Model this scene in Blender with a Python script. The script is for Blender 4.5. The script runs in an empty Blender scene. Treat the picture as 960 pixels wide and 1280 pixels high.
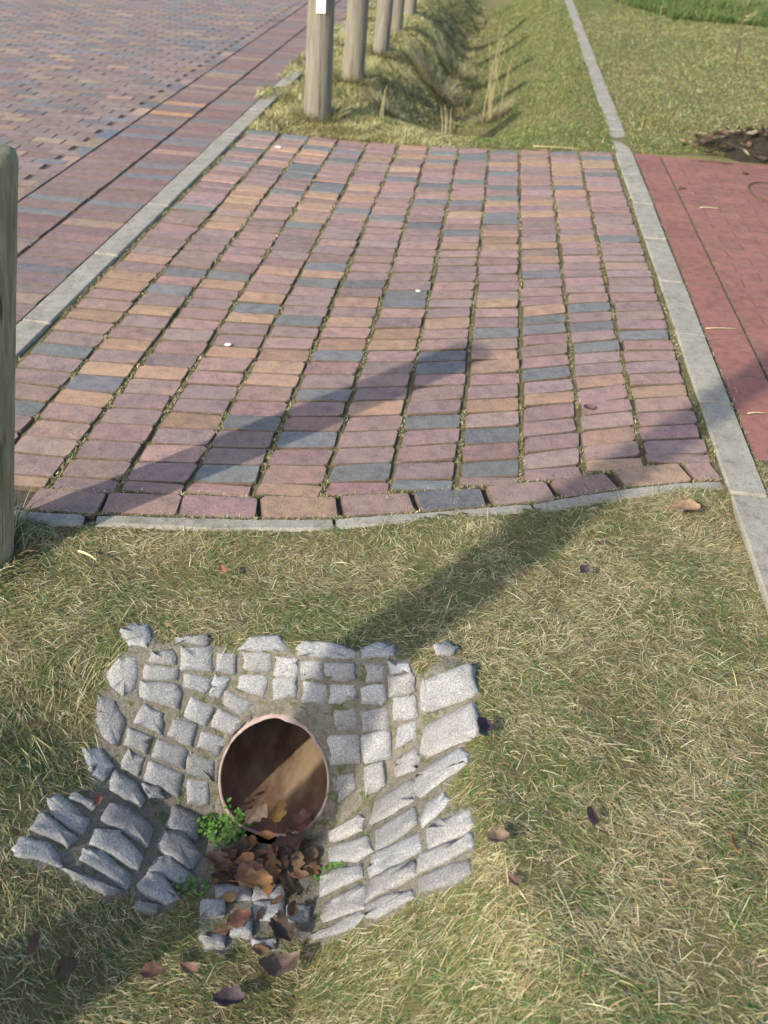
import bpy, bmesh, math, random
import numpy as np
from mathutils import Vector, Matrix
R = math.radians
random.seed(7); RNG = np.random.default_rng(11)
sc = bpy.context.scene
col = sc.collection

# ------------------------------------------------------------------ camera
cam_d = bpy.data.cameras.new('camera'); cam = bpy.data.objects.new('camera', cam_d); col.objects.link(cam)
PITCH, YAW, ROLL, CAM_H = R(22.0), 0.10096, 0.06306, 1.8012
fh = Vector((-math.sin(YAW), math.cos(YAW), 0)); rt = Vector((math.cos(YAW), math.sin(YAW), 0)); up = Vector((0, 0, 1))
fw = fh*math.cos(PITCH) - up*math.sin(PITCH); cu = fh*math.sin(PITCH) + up*math.cos(PITCH)
r2 = rt*math.cos(ROLL) + cu*math.sin(ROLL); u2 = -rt*math.sin(ROLL) + cu*math.cos(ROLL)
cam.matrix_world = Matrix(((r2.x, u2.x, -fw.x, 0), (r2.y, u2.y, -fw.y, 0), (r2.z, u2.z, -fw.z, CAM_H), (0, 0, 0, 1)))
cam_d.sensor_fit = 'VERTICAL'; cam_d.sensor_height = 36.0; cam_d.sensor_width = 27.0
cam_d.lens = 1240.755/1280*36.0
cam_d.shift_y = -(640-316.15)/1280
cam_d.clip_start = 0.05; cam_d.clip_end = 1000
cam_d.dof.use_dof = True; cam_d.dof.focus_distance = 2.7; cam_d.dof.aperture_fstop = 4.0
sc.camera = cam

# ------------------------------------------------------------------ sky, sun, exposure
SUN_EL, SUN_AZ = R(31), R(38)          # light travels towards +x/+y, 38 degrees off the brick courses
w = bpy.data.worlds.new('World'); sc.world = w; w.use_nodes = True
nt = w.node_tree; nt.nodes.clear()
sky = nt.nodes.new('ShaderNodeTexSky'); sky.sky_type = 'NISHITA'; sky.sun_disc = False
sky.sun_elevation = SUN_EL; sky.sun_rotation = R(180)+SUN_AZ
sky.air_density = 1.0; sky.dust_density = 2.0; sky.ozone_density = 1.0
bg = nt.nodes.new('ShaderNodeBackground'); bg.inputs[1].default_value = 0.15
wo = nt.nodes.new('ShaderNodeOutputWorld')
nt.links.new(sky.outputs[0], bg.inputs[0]); nt.links.new(bg.outputs[0], wo.inputs[0])
sd = bpy.data.lights.new('sun', 'SUN'); sd.energy = 2.95; sd.angle = R(0.9); sd.color = (1.0, 0.92, 0.79)
so = bpy.data.objects.new('sun', sd); col.objects.link(so)
ldir = Vector((math.sin(SUN_AZ)*math.cos(SUN_EL), math.cos(SUN_AZ)*math.cos(SUN_EL), -math.sin(SUN_EL)))
so.rotation_euler = ldir.to_track_quat('-Z', 'Y').to_euler(); so.location = (-4, -5, 6)
sc.view_settings.view_transform = 'Standard'; sc.view_settings.look = 'None'
sc.view_settings.exposure = 0.92; sc.view_settings.gamma = 1.0; sc.view_settings.use_curve_mapping = False
# ------------------------------------------------------------------ shape of the ground (numpy, metres)
_lat = np.random.default_rng(3).random((64, 64))
def vnoise(x, y, s, o=0):                     # smooth value noise 0..1, cell size s
    x = np.asarray(x, float)/s + 7.3*o + 100; y = np.asarray(y, float)/s + 3.1*o + 100
    i = np.floor(x).astype(int); j = np.floor(y).astype(int); u = x-i; v = y-j
    u = u*u*(3-2*u); v = v*v*(3-2*v)
    g = lambda a, b: _lat[a % 64, b % 64]
    return (g(i, j)*(1-u)+g(i+1, j)*u)*(1-v) + (g(i, j+1)*(1-u)+g(i+1, j+1)*u)*v
def sstep(a, b, x):
    t = np.clip((np.asarray(x, float)-a)/(b-a), 0, 1); return t*t*(3-2*t)
def lerp(a, b, t): return a+(b-a)*t
KX = np.array([-2.2, -1.24, -1.03, -.99, -.60, -.33, .08, .25, .58, .87, 1.0]); KY = np.array([2.15, 2.193, 2.206, 2.22, 2.275, 2.335, 2.47, 2.53, 2.685, 2.785, 2.83])
def kerb_y(x): return np.interp(x, KX, KY)   # centre line of the thin front edging
PIPE_X, PIPE_Z, PIPE_R = -.367, -.328, .138
BX = np.array([-1.8, -1.3, -.69, -.1, .92, 1.2]); BY = np.array([6.44, 6.40, 6.36, 6.46, 6.69, 6.74])
def back_y(x): return np.interp(x, BX, BY)     # far end of the brick crossing
def ground0(x, y):
    z = -.030 + .024*sstep(.16, .03, kerb_y(x)-y) + .022*(vnoise(x, y, .35)-.5) + .012*(vnoise(x, y, .13, 1)-.5)
    return z
def pit(x, y):
    fl = -.445 + .19*np.maximum(0, 1.66-y)
    ym = np.maximum(0, 1.72-y)
    xl = -.505 - .22*ym; xr = -.222 + .02*ym
    tl = lerp(.52, .80, sstep(1.05, 1.6, y)); tr = lerp(.50, 1.25, sstep(1.0, 1.7, y))
    gl = np.maximum(0, (xl-x)*tl); gr = np.maximum(0, (x-xr)*tr); gb = np.maximum(0, (y-1.70+.50*np.maximum(0, -.50-x))*(2.2-1.6*np.clip(-.5-x, 0, .3)))
    h = (gl**4+gr**4+gb**4+1e-12)**.25
    return fl+h
def ground_z(x, y, fill=-.13):
    x = np.asarray(x, float); y = np.asarray(y, float)
    g = ground0(x, y); p = pit(x, y)
    k = .05; hh = np.clip(.5+.5*(g-p)/k, 0, 1)
    z = g*(1-hh)+p*hh - k*hh*(1-hh)
    z = np.where(y < 2.05, z, g)
    # ditch beyond the crossing
    d = .52*sstep(6.5, 8.4, y)
    xc = -.27+.05*np.sin(y*1.3)
    u = np.where(x < xc, (xc-x)/.80, (x-xc)/1.15)
    lump = (.16*(vnoise(x, y, .5, 4)-.5)+.07*(vnoise(x, y, .2, 5)-.5))*np.where(x < xc, 1, .45)
    z = z - d*(1-sstep(.0, 1, u)) + np.where(u < 1, lump*sstep(0, .4, d), 0)*(1-sstep(.35, 1.0, u))
    # trench under the pavings (hidden below slabs and kerbs)
    paved = ((y > kerb_y(x)+.01) & (y < back_y(x)-.06) & (x > -1.7) & (x < .92)) | (x < -1.70) | ((x > 1.0) & (y > 2.97) & (y < 6.66))
    return np.where(paved, fill, z)
def top_z(x, y): return ground_z(x, y, .003)   # surface one can stand on: paving counted in
STONES = [
 [(-0.788,1.855,-0.026),(-0.763,1.881,-0.025),(-0.726,1.885,-0.027),(-0.706,1.848,-0.03),(-0.709,1.825,-0.033),(-0.75,1.819,-0.03)],
 [(-0.689,1.811,-0.048),(-0.646,1.829,-0.044),(-0.631,1.822,-0.06),(-0.633,1.813,-0.075),(-0.668,1.802,-0.071),(-0.694,1.799,-0.062)],
 [(-0.7,1.793,-0.068),(-0.626,1.811,-0.084),(-0.627,1.797,-0.111),(-0.703,1.776,-0.094)],
 [(-0.703,1.774,-0.098),(-0.621,1.793,-0.123),(-0.613,1.788,-0.139),(-0.615,1.771,-0.173),(-0.703,1.754,-0.134)],
 [(-0.761,1.783,-0.05),(-0.725,1.793,-0.054),(-0.717,1.779,-0.08),(-0.715,1.761,-0.113),(-0.739,1.742,-0.126),(-0.768,1.742,-0.104),(-0.784,1.753,-0.076)],
 [(-0.644,1.853,-0.029),(-0.607,1.866,-0.027),(-0.573,1.875,-0.026),(-0.562,1.866,-0.034),(-0.568,1.857,-0.042),(-0.636,1.842,-0.035)],
 [(-0.794,1.722,-0.114),(-0.758,1.729,-0.132),(-0.727,1.715,-0.178),(-0.735,1.682,-0.218),(-0.766,1.677,-0.195),(-0.79,1.692,-0.157)],
 [(-0.345,1.881,-0.041),(-0.33,1.895,-0.028),(-0.291,1.904,-0.025),(-0.23,1.897,-0.028),(-0.204,1.891,-0.033),(-0.206,1.88,-0.043),(-0.285,1.875,-0.05),(-0.339,1.874,-0.051)],
 [(-0.625,1.837,-0.043),(-0.553,1.856,-0.049),(-0.547,1.832,-0.102),(-0.618,1.811,-0.09)],
 [(-0.539,1.854,-0.062),(-0.495,1.865,-0.069),(-0.489,1.845,-0.113),(-0.536,1.837,-0.1)],
 [(-0.61,1.809,-0.099),(-0.551,1.824,-0.116),(-0.544,1.816,-0.137),(-0.556,1.807,-0.146),(-0.607,1.796,-0.128)],
 [(-0.479,1.868,-0.062),(-0.41,1.87,-0.057),(-0.399,1.853,-0.095),(-0.471,1.85,-0.101)],
 [(-0.391,1.868,-0.062),(-0.338,1.869,-0.061),(-0.334,1.851,-0.1),(-0.392,1.848,-0.105)],
 [(-0.333,1.866,-0.066),(-0.282,1.87,-0.059),(-0.271,1.852,-0.097),(-0.328,1.85,-0.103)],
 [(-0.479,1.844,-0.114),(-0.408,1.847,-0.109),(-0.415,1.826,-0.154),(-0.484,1.832,-0.141)],
 [(-0.395,1.846,-0.109),(-0.339,1.849,-0.104),(-0.332,1.83,-0.146),(-0.39,1.825,-0.157)],
 [(-0.32,1.848,-0.107),(-0.262,1.848,-0.105),(-0.26,1.827,-0.153),(-0.319,1.826,-0.155)],
 [(-0.51,1.824,-0.149),(-0.436,1.818,-0.172),(-0.46,1.803,-0.205),(-0.514,1.81,-0.178)],
 [(-0.521,1.802,-0.188),(-0.454,1.799,-0.213),(-0.464,1.781,-0.254),(-0.537,1.779,-0.222)],
 [(-0.589,1.791,-0.151),(-0.533,1.8,-0.182),(-0.547,1.775,-0.222),(-0.599,1.767,-0.193)],
 [(-0.537,1.832,-0.11),(-0.503,1.839,-0.122),(-0.506,1.833,-0.135),(-0.521,1.812,-0.165),(-0.548,1.807,-0.154),(-0.547,1.818,-0.132)],
 [(-0.493,1.87,-0.059),(-0.464,1.889,-0.031),(-0.399,1.9,-0.024),(-0.376,1.884,-0.037),(-0.376,1.875,-0.049),(-0.426,1.873,-0.053)],
 [(-0.184,1.906,-0.027),(-0.149,1.927,-0.026),(-0.109,1.924,-0.025),(-0.106,1.899,-0.026),(-0.122,1.891,-0.032),(-0.182,1.885,-0.039)],
 [(-0.271,1.869,-0.06),(-0.202,1.875,-0.052),(-0.193,1.857,-0.087),(-0.232,1.854,-0.094),(-0.265,1.856,-0.088)],
 [(-0.178,1.875,-0.051),(-0.126,1.877,-0.047),(-0.118,1.86,-0.079),(-0.164,1.855,-0.091)],
 [(-0.117,1.883,-0.04),(-0.065,1.883,-0.036),(-0.06,1.87,-0.053),(-0.109,1.867,-0.063)],
 [(-0.254,1.848,-0.106),(-0.194,1.851,-0.099),(-0.184,1.838,-0.128),(-0.23,1.83,-0.145),(-0.249,1.83,-0.147)],
 [(-0.176,1.849,-0.104),(-0.119,1.855,-0.089),(-0.112,1.839,-0.122),(-0.125,1.834,-0.133),(-0.17,1.833,-0.138)],
 [(-0.113,1.864,-0.069),(-0.054,1.868,-0.055),(-0.044,1.852,-0.082),(-0.059,1.846,-0.099),(-0.103,1.843,-0.113)],
 [(-0.096,1.841,-0.115),(-0.042,1.843,-0.098),(-0.03,1.817,-0.136),(-0.089,1.818,-0.161)],
 [(-0.239,1.822,-0.162),(-0.185,1.827,-0.152),(-0.174,1.807,-0.196),(-0.229,1.802,-0.207)],
 [(-0.172,1.826,-0.154),(-0.107,1.831,-0.138),(-0.099,1.809,-0.182),(-0.162,1.805,-0.199)],
 [(-0.243,1.796,-0.221),(-0.172,1.802,-0.208),(-0.161,1.776,-0.264),(-0.235,1.768,-0.282)],
 [(-0.164,1.801,-0.208),(-0.097,1.807,-0.185),(-0.085,1.773,-0.234),(-0.146,1.775,-0.263)],
 [(-0.077,1.812,-0.169),(-0.036,1.814,-0.143),(-0.031,1.783,-0.174),(-0.079,1.784,-0.216)],
 [(-0.031,1.862,-0.06),(0.034,1.876,-0.031),(0.08,1.895,-0.03),(0.098,1.825,-0.035),(0.091,1.809,-0.042),(-0.006,1.819,-0.115),(-0.022,1.829,-0.112)],
 [(-0.018,1.804,-0.143),(0.092,1.791,-0.044),(0.103,1.715,-0.037),(0.087,1.699,-0.05),(0.0,1.725,-0.153),(-0.014,1.753,-0.168)],
 [(-0.011,1.947,-0.024),(0.019,1.963,-0.025),(0.051,1.951,-0.028),(0.039,1.928,-0.027),(0.005,1.919,-0.025)],
 [(-0.073,1.772,-0.225),(-0.034,1.772,-0.185),(-0.023,1.747,-0.18),(-0.022,1.713,-0.181),(-0.07,1.732,-0.24),(-0.075,1.753,-0.24)],
 [(-0.153,1.771,-0.271),(-0.105,1.773,-0.248),(-0.093,1.725,-0.269),(-0.133,1.731,-0.316)],
 [(-0.223,1.757,-0.305),(-0.172,1.762,-0.293),(-0.161,1.749,-0.318),(-0.202,1.732,-0.361),(-0.218,1.742,-0.34)],
 [(-0.018,1.694,-0.177),(0.067,1.688,-0.071),(0.082,1.656,-0.055),(0.081,1.636,-0.056),(0.047,1.63,-0.098),(-0.008,1.627,-0.165),(-0.02,1.659,-0.182)],
 [(-0.112,1.706,-0.294),(-0.035,1.696,-0.198),(-0.024,1.673,-0.186),(-0.025,1.631,-0.185),(-0.057,1.634,-0.226),(-0.12,1.649,-0.304)],
 [(-0.098,1.611,-0.274),(-0.055,1.611,-0.221),(-0.018,1.603,-0.176),(-0.013,1.563,-0.17),(-0.049,1.554,-0.213),(-0.091,1.551,-0.262)],
 [(-0.097,1.551,-0.269),(-0.004,1.535,-0.162),(0.002,1.49,-0.16),(-0.098,1.496,-0.269),(-0.103,1.518,-0.275)],
 [(0.014,1.594,-0.137),(0.042,1.591,-0.105),(0.053,1.569,-0.093),(0.033,1.553,-0.118),(0.003,1.543,-0.153),(-0.001,1.564,-0.156)],
 [(0.015,1.533,-0.14),(0.038,1.539,-0.114),(0.095,1.52,-0.053),(0.101,1.487,-0.055),(0.094,1.475,-0.064),(0.017,1.488,-0.144)],
 [(0.007,1.477,-0.156),(0.102,1.468,-0.058),(0.104,1.44,-0.064),(0.005,1.443,-0.164)],
 [(-0.218,1.703,-0.424),(-0.145,1.692,-0.336),(-0.136,1.675,-0.325),(-0.138,1.646,-0.327),(-0.208,1.673,-0.415)],
 [(-0.208,1.657,-0.414),(-0.117,1.611,-0.297),(-0.105,1.566,-0.279),(-0.14,1.563,-0.32),(-0.203,1.617,-0.403)],
 [(0.006,1.431,-0.165),(0.042,1.434,-0.128),(0.099,1.425,-0.073),(0.105,1.398,-0.076),(0.076,1.393,-0.105),(0.01,1.404,-0.165)],
 [(-0.215,1.58,-0.411),(-0.181,1.575,-0.37),(-0.123,1.539,-0.299),(-0.117,1.511,-0.291),(-0.208,1.523,-0.393)],
 [(-0.187,1.493,-0.367),(-0.121,1.494,-0.294),(-0.109,1.48,-0.28),(-0.102,1.431,-0.273),(-0.19,1.448,-0.364),(-0.199,1.464,-0.375)],
 [(-0.203,1.427,-0.374),(-0.108,1.427,-0.279),(-0.103,1.412,-0.274),(-0.127,1.396,-0.298),(-0.205,1.413,-0.374),(-0.212,1.427,-0.383)],
 [(-0.093,1.486,-0.263),(-0.058,1.489,-0.226),(-0.009,1.477,-0.173),(-0.001,1.443,-0.17),(-0.061,1.443,-0.231),(-0.098,1.444,-0.269)],
 [(-0.096,1.432,-0.267),(-0.06,1.434,-0.231),(-0.01,1.417,-0.183),(-0.003,1.402,-0.178),(-0.071,1.394,-0.244),(-0.094,1.406,-0.266)],
 [(-0.689,1.751,-0.149),(-0.648,1.754,-0.179),(-0.645,1.733,-0.22),(-0.707,1.723,-0.183)],
 [(-0.62,1.759,-0.192),(-0.567,1.77,-0.215),(-0.574,1.745,-0.26),(-0.628,1.736,-0.229)],
 [(-0.717,1.713,-0.191),(-0.662,1.723,-0.222),(-0.674,1.698,-0.253),(-0.72,1.69,-0.223)],
 [(-0.649,1.725,-0.23),(-0.581,1.738,-0.267),(-0.585,1.717,-0.306),(-0.659,1.701,-0.263)],
 [(-0.71,1.689,-0.233),(-0.671,1.694,-0.262),(-0.679,1.664,-0.29),(-0.72,1.661,-0.255)],
 [(-0.66,1.696,-0.27),(-0.583,1.712,-0.318),(-0.588,1.684,-0.361),(-0.664,1.666,-0.303)],
 [(-0.58,1.735,-0.276),(-0.514,1.75,-0.307),(-0.512,1.731,-0.352),(-0.581,1.715,-0.316)],
 [(-0.573,1.711,-0.332),(-0.524,1.726,-0.349),(-0.518,1.704,-0.403),(-0.569,1.684,-0.381)],
 [(-0.8,1.641,-0.193),(-0.765,1.663,-0.211),(-0.732,1.65,-0.25),(-0.743,1.612,-0.25),(-0.769,1.607,-0.229)],
 [(-0.73,1.644,-0.255),(-0.683,1.655,-0.293),(-0.653,1.634,-0.323),(-0.656,1.613,-0.321),(-0.722,1.605,-0.268)],
 [(-0.671,1.658,-0.303),(-0.632,1.677,-0.324),(-0.618,1.664,-0.348),(-0.648,1.642,-0.327)],
 [(-0.555,1.767,-0.232),(-0.498,1.779,-0.256),(-0.485,1.772,-0.272),(-0.5,1.759,-0.301),(-0.563,1.748,-0.265)],
 [(-0.823,1.503,-0.192),(-0.8,1.526,-0.207),(-0.739,1.515,-0.256),(-0.74,1.48,-0.258),(-0.8,1.476,-0.212)],
 [(-0.788,1.547,-0.216),(-0.737,1.564,-0.256),(-0.737,1.54,-0.256),(-0.789,1.529,-0.216)],
 [(-0.822,1.467,-0.196),(-0.797,1.469,-0.215),(-0.745,1.464,-0.255),(-0.757,1.443,-0.248),(-0.829,1.429,-0.196)],
 [(-0.836,1.408,-0.194),(-0.787,1.426,-0.227),(-0.748,1.4,-0.258),(-0.837,1.371,-0.199),(-0.843,1.378,-0.194)],
 [(-0.746,1.401,-0.26),(-0.664,1.421,-0.318),(-0.631,1.426,-0.342),(-0.656,1.4,-0.324),(-0.712,1.395,-0.284)],
 [(-0.711,1.578,-0.276),(-0.68,1.593,-0.301),(-0.621,1.588,-0.348),(-0.616,1.544,-0.352),(-0.716,1.533,-0.273)],
 [(-0.716,1.51,-0.274),(-0.677,1.534,-0.304),(-0.618,1.516,-0.35),(-0.622,1.484,-0.347),(-0.717,1.475,-0.275)],
 [(-0.726,1.459,-0.27),(-0.692,1.478,-0.295),(-0.625,1.467,-0.346),(-0.624,1.439,-0.347),(-0.721,1.433,-0.275)],
 [(-0.591,1.671,-0.369),(-0.531,1.68,-0.417),(-0.523,1.63,-0.424),(-0.593,1.618,-0.371)],
 [(-0.595,1.602,-0.369),(-0.562,1.621,-0.395),(-0.497,1.598,-0.419),(-0.513,1.548,-0.409),(-0.596,1.56,-0.368)],
 [(-0.592,1.539,-0.371),(-0.567,1.556,-0.391),(-0.492,1.529,-0.405),(-0.536,1.502,-0.4),(-0.598,1.502,-0.366)],
 [(-0.599,1.495,-0.366),(-0.574,1.504,-0.385),(-0.511,1.47,-0.394),(-0.544,1.45,-0.39),(-0.606,1.455,-0.36)],
 [(-0.596,1.428,-0.367),(-0.553,1.441,-0.389),(-0.552,1.42,-0.385),(-0.597,1.413,-0.367)],
 [(-0.447,1.519,-0.403),(-0.371,1.536,-0.407),(-0.359,1.496,-0.399),(-0.436,1.483,-0.397)],
 [(-0.367,1.537,-0.407),(-0.297,1.555,-0.41),(-0.285,1.516,-0.403),(-0.355,1.496,-0.399)],
 [(-0.285,1.539,-0.407),(-0.225,1.546,-0.408),(-0.215,1.512,-0.4),(-0.274,1.5,-0.4)],
 [(-0.468,1.472,-0.394),(-0.417,1.481,-0.396),(-0.407,1.444,-0.389),(-0.455,1.43,-0.386)],
 [(-0.413,1.48,-0.396),(-0.357,1.491,-0.398),(-0.347,1.451,-0.39),(-0.403,1.442,-0.389)],
 [(-0.351,1.491,-0.398),(-0.287,1.507,-0.401),(-0.276,1.465,-0.393),(-0.341,1.45,-0.39)],
 [(-0.278,1.494,-0.399),(-0.227,1.504,-0.401),(-0.223,1.464,-0.393),(-0.27,1.458,-0.392)],
 [(-0.454,1.425,-0.386),(-0.403,1.438,-0.388),(-0.389,1.401,-0.381),(-0.441,1.391,-0.379)],
 [(-0.396,1.437,-0.388),(-0.345,1.445,-0.389),(-0.338,1.406,-0.382),(-0.384,1.4,-0.381)],
 [(-0.34,1.444,-0.389),(-0.276,1.458,-0.392),(-0.271,1.419,-0.384),(-0.33,1.404,-0.382)],
 [(-0.443,1.384,-0.378),(-0.391,1.395,-0.38),(-0.387,1.368,-0.375),(-0.428,1.361,-0.373)],
 [(-0.332,1.397,-0.38),(-0.28,1.409,-0.382),(-0.281,1.38,-0.377),(-0.32,1.375,-0.376)],
 [(-0.272,1.45,-0.39),(-0.223,1.455,-0.391),(-0.226,1.423,-0.385),(-0.263,1.416,-0.384)],
]
BLUE_AT = [(-1.51,3.20),(-1.30,2.95),(-1.30,3.75),(-1.30,3.95),(-1.09,4.01),(-0.89,3.64),(-0.69,3.60),(-0.67,3.98),(-0.67,4.24),(-0.50,3.37),(-0.69,2.83),(-0.49,3.00),(-0.49,2.79),(-0.69,2.52),(-0.29,2.56),(-1.45,2.71),(-0.50,4.02),(-0.31,4.00),(-0.29,3.89),(0.11,3.72),(0.10,3.65),(0.30,3.85),(0.29,3.75),(0.31,4.35),(0.52,4.07),(0.53,3.86),(0.51,3.65),(0.72,3.86),(-0.12,3.45),(-0.11,3.34),(0.30,3.44),(-0.10,2.95),(0.10,2.95),(0.11,2.75),(-0.08,2.50)]
ORANGE_AT = [(-1.53,3.86),(-1.30,3.25),(-1.30,3.06),(-1.30,2.86),(-0.89,2.77),(-1.10,3.10),(-1.09,3.89),(-0.87,3.80),(-0.88,3.55),(-0.89,4.11),(-0.69,3.22),(-0.49,3.48),(-0.50,3.65),(-0.51,2.38),(-0.36,3.44),(-0.32,2.96),(-0.09,3.73),(0.10,3.94),(0.31,3.95),(-0.28,3.45),(0.09,3.54),(0.10,3.44),(0.73,3.34),(-0.24,2.98),(0.61,2.75)]
# ------------------------------------------------------------------ helpers
def tag(o, label=None, cat=None, group=None, kind=None):
    if label: o['label'] = label
    if cat: o['category'] = cat
    if group: o['group'] = group
    if kind: o['kind'] = kind
    return o
def link(o, parent=None):
    col.objects.link(o)
    if parent: o.parent = parent
    return o
def mesh_obj(name, verts, faces, mat, parent=None, loc=(0, 0, 0), smooth=True):
    me = bpy.data.meshes.new(name); me.from_pydata([tuple(v) for v in verts], [], faces); me.update()
    if smooth: me.polygons.foreach_set('use_smooth', [True]*len(me.polygons))
    me.materials.append(mat)
    o = bpy.data.objects.new(name, me); o.location = loc
    return link(o, parent)
def empty(name, loc=(0, 0, 0)):
    o = bpy.data.objects.new(name, None); o.empty_display_size = .05; o.location = loc
    return link(o)
def fast_mesh(name, V, F, mat, C=None, smooth=True):
    """V (n,3), F (m,4 or 3) int arrays, C (n,3) colours"""
    me = bpy.data.meshes.new(name); n = len(V); m, k = F.shape
    me.vertices.add(n); me.vertices.foreach_set('co', np.asarray(V, np.float32).ravel())
    me.loops.add(m*k); me.loops.foreach_set('vertex_index', F.astype(np.int32).ravel())
    me.polygons.add(m); me.polygons.foreach_set('loop_start', (np.arange(m)*k).astype(np.int32))
    me.polygons.foreach_set('loop_total', np.full(m, k, np.int32))
    me.polygons.foreach_set('use_smooth', np.full(m, smooth, bool))
    if C is not None:
        a = me.color_attributes.new('Col', 'FLOAT_COLOR', 'POINT')
        a.data.foreach_set('color', np.concatenate([C, np.ones((n, 1))], 1).astype(np.float32).ravel())
    me.update(calc_edges=True); me.materials.append(mat)
    return me
class NT:
    def __init__(s, name):
        s.m = bpy.data.materials.new(name); s.m.use_nodes = True; s.t = s.m.node_tree; s.t.nodes.clear()
        s.out = s.n('ShaderNodeOutputMaterial'); s.b = s.n('ShaderNodeBsdfPrincipled'); s.l(s.b.outputs[0], s.out.inputs[0])
        s.b.inputs['Specular IOR Level'].default_value = .3
        s.tc = s.n('ShaderNodeTexCoord')
    def n(s, t): return s.t.nodes.new(t)
    def l(s, a, b): s.t.links.new(a, b)
    def coords(s, src='Object', scale=(1, 1, 1), rnd=True):
        mp = s.n('ShaderNodeMapping'); s.l(s.tc.outputs[src], mp.inputs[0]); mp.inputs['Scale'].default_value = scale
        if rnd:
            oi = s.n('ShaderNodeObjectInfo'); mm = s.n('ShaderNodeMath'); mm.operation = 'MULTIPLY'; mm.inputs[1].default_value = 37
            s.l(oi.outputs['Random'], mm.inputs[0]); s.l(mm.outputs[0], mp.inputs['Location'])
        return mp.outputs[0]
    def noise(s, vec, scale, detail=4, rough=.6):
        q = s.n('ShaderNodeTexNoise'); q.inputs['Scale'].default_value = scale; q.inputs['Detail'].default_value = detail; q.inputs['Roughness'].default_value = rough
        s.l(vec, q.inputs['Vector']); return q.outputs['Fac']
    def ramp(s, fac, stops):
        r = s.n('ShaderNodeValToRGB'); e = r.color_ramp.elements
        while len(e) < len(stops): e.new(.5)
        for i, (p, c) in enumerate(stops): e[i].position = p; e[i].color = (c[0], c[1], c[2], 1) if hasattr(c, '__len__') else (c, c, c, 1)
        s.l(fac, r.inputs[0]); return r.outputs[0]
    def mix(s, a, b, fac, mode='MIX'):
        x = s.n('ShaderNodeMix'); x.data_type = 'RGBA'; x.blend_type = mode
        for v, i in ((fac, 0), (a, 6), (b, 7)):
            if hasattr(v, 'is_linked'): s.l(v, x.inputs[i])
            elif i == 0: x.inputs[0].default_value = v
            else: x.inputs[i].default_value = (v[0], v[1], v[2], 1)
        return x.outputs[2]
    def base(s, c): s.l(c, s.b.inputs['Base Color'])
    def rough(s, v): s.b.inputs['Roughness'].default_value = v
    def bump(s, h, strength, dist):
        b = s.n('ShaderNodeBump'); b.inputs['Strength'].default_value = strength; b.inputs['Distance'].default_value = dist
        s.l(h, b.inputs['Height']); s.l(b.outputs[0], s.b.inputs['Normal'])

# ------------------------------------------------------------------ materials
def brick_mat(name, src, speck=.6, dust=(.30, .26, .22), dustamt=.35, bumpd=.0025, rough=.8):
    t = NT(name)
    if src == 'obj': oi = t.n('ShaderNodeObjectInfo'); c0 = oi.outputs['Color']; v = t.coords('Object')
    else: a = t.n('ShaderNodeAttribute'); a.attribute_name = 'Col'; c0 = a.outputs['Color']; v = t.coords('Object', rnd=False)
    big = t.noise(v, 22, 4); fine = t.noise(v, 180, 4, .85); mid = t.noise(v, 70, 5, .75)
    c = t.mix(c0, t.ramp(big, [(.28, (.66, .66, .70)), (.5, (1, 1, 1)), (.72, (1.28, 1.2, 1.1))]), .9, 'MULTIPLY')
    c = t.mix(c, t.ramp(fine, [(.25, 1-speck), (.5, 1.0), (.8, 1+speck)]), 1.0, 'MULTIPLY')
    c = t.mix(c, dust, t.mix((0, 0, 0), t.ramp(mid, [(.45, 0), (.75, 1)]), dustamt))
    t.base(c); t.rough(rough)
    hm = t.mix(mid, fine, .35); t.bump(hm, 1.0, bumpd*1.6)
    return t.m
M_BRICK = brick_mat('clinker_brick', 'obj'); M_BRICK_J = brick_mat('clinker_brick_far', 'attr')
M_RED = brick_mat('red_paver', 'obj', .22, (.30, .18, .155), .3, .0012); M_RED_J = brick_mat('red_paver_far', 'attr', .22, (.30, .18, .155), .3, .0012)
def noise_mat(name, stops, scale, bump=(.5, .004, 60), rough=.9, src='Object', rnd=False, fine=None, vscale=(1, 1, 1)):
    t = NT(name); v = t.coords(src, vscale, rnd)
    c = t.ramp(t.noise(v, scale, 6, .65), stops)
    if fine: c = t.mix(c, t.ramp(t.noise(v, fine[0], 3, .7), [(.25, 1-fine[1]), (.75, 1+fine[1])]), 1.0, 'MULTIPLY')
    t.base(c); t.rough(rough); t.bump(t.noise(v, bump[2], 6, .7), bump[0], bump[1]); return t.m
M_SOIL = noise_mat('soil_and_thatch', [(.25, (.075, .062, .03)), (.45, (.17, .14, .065)), (.6, (.13, .14, .05)), (.8, (.30, .25, .12))], 30, (.9, .012, 120), fine=(260, .35))
M_MOSS = noise_mat('mossy_joint_sand', [(.25, (.07, .07, .025)), (.5, (.15, .135, .06)), (.75, (.27, .23, .13))], 45, (1, .008, 180), fine=(300, .4))
M_DARKJ = noise_mat('dark_joint_sand', [(.3, (.05, .042, .036)), (.7, (.115, .095, .075))], 40, (1, .006, 150))
M_FLANK = noise_mat('soil_and_shade_flank', [(.3, (.085, .06, .045)), (.6, (.15, .11, .08)), (.8, (.21, .165, .115))], 60, (1, .004, 150))  # joint soil plus painted shade: darkens sides and chamfers that catch the sun
M_BED = noise_mat('sandy_mortar', [(.25, (.13, .115, .085)), (.5, (.225, .205, .165)), (.62, (.10, .115, .045)), (.8, (.31, .285, .235))], 28, (1, .010, 110), fine=(240, .4))
M_KERB_PLAIN = noise_mat('kerb_concrete_plain', [(.25, (.225, .213, .18)), (.55, (.30, .288, .245)), (.8, (.355, .34, .29))], 9, (.6, .0016, 240), rnd=True, fine=(300, .28))
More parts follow.
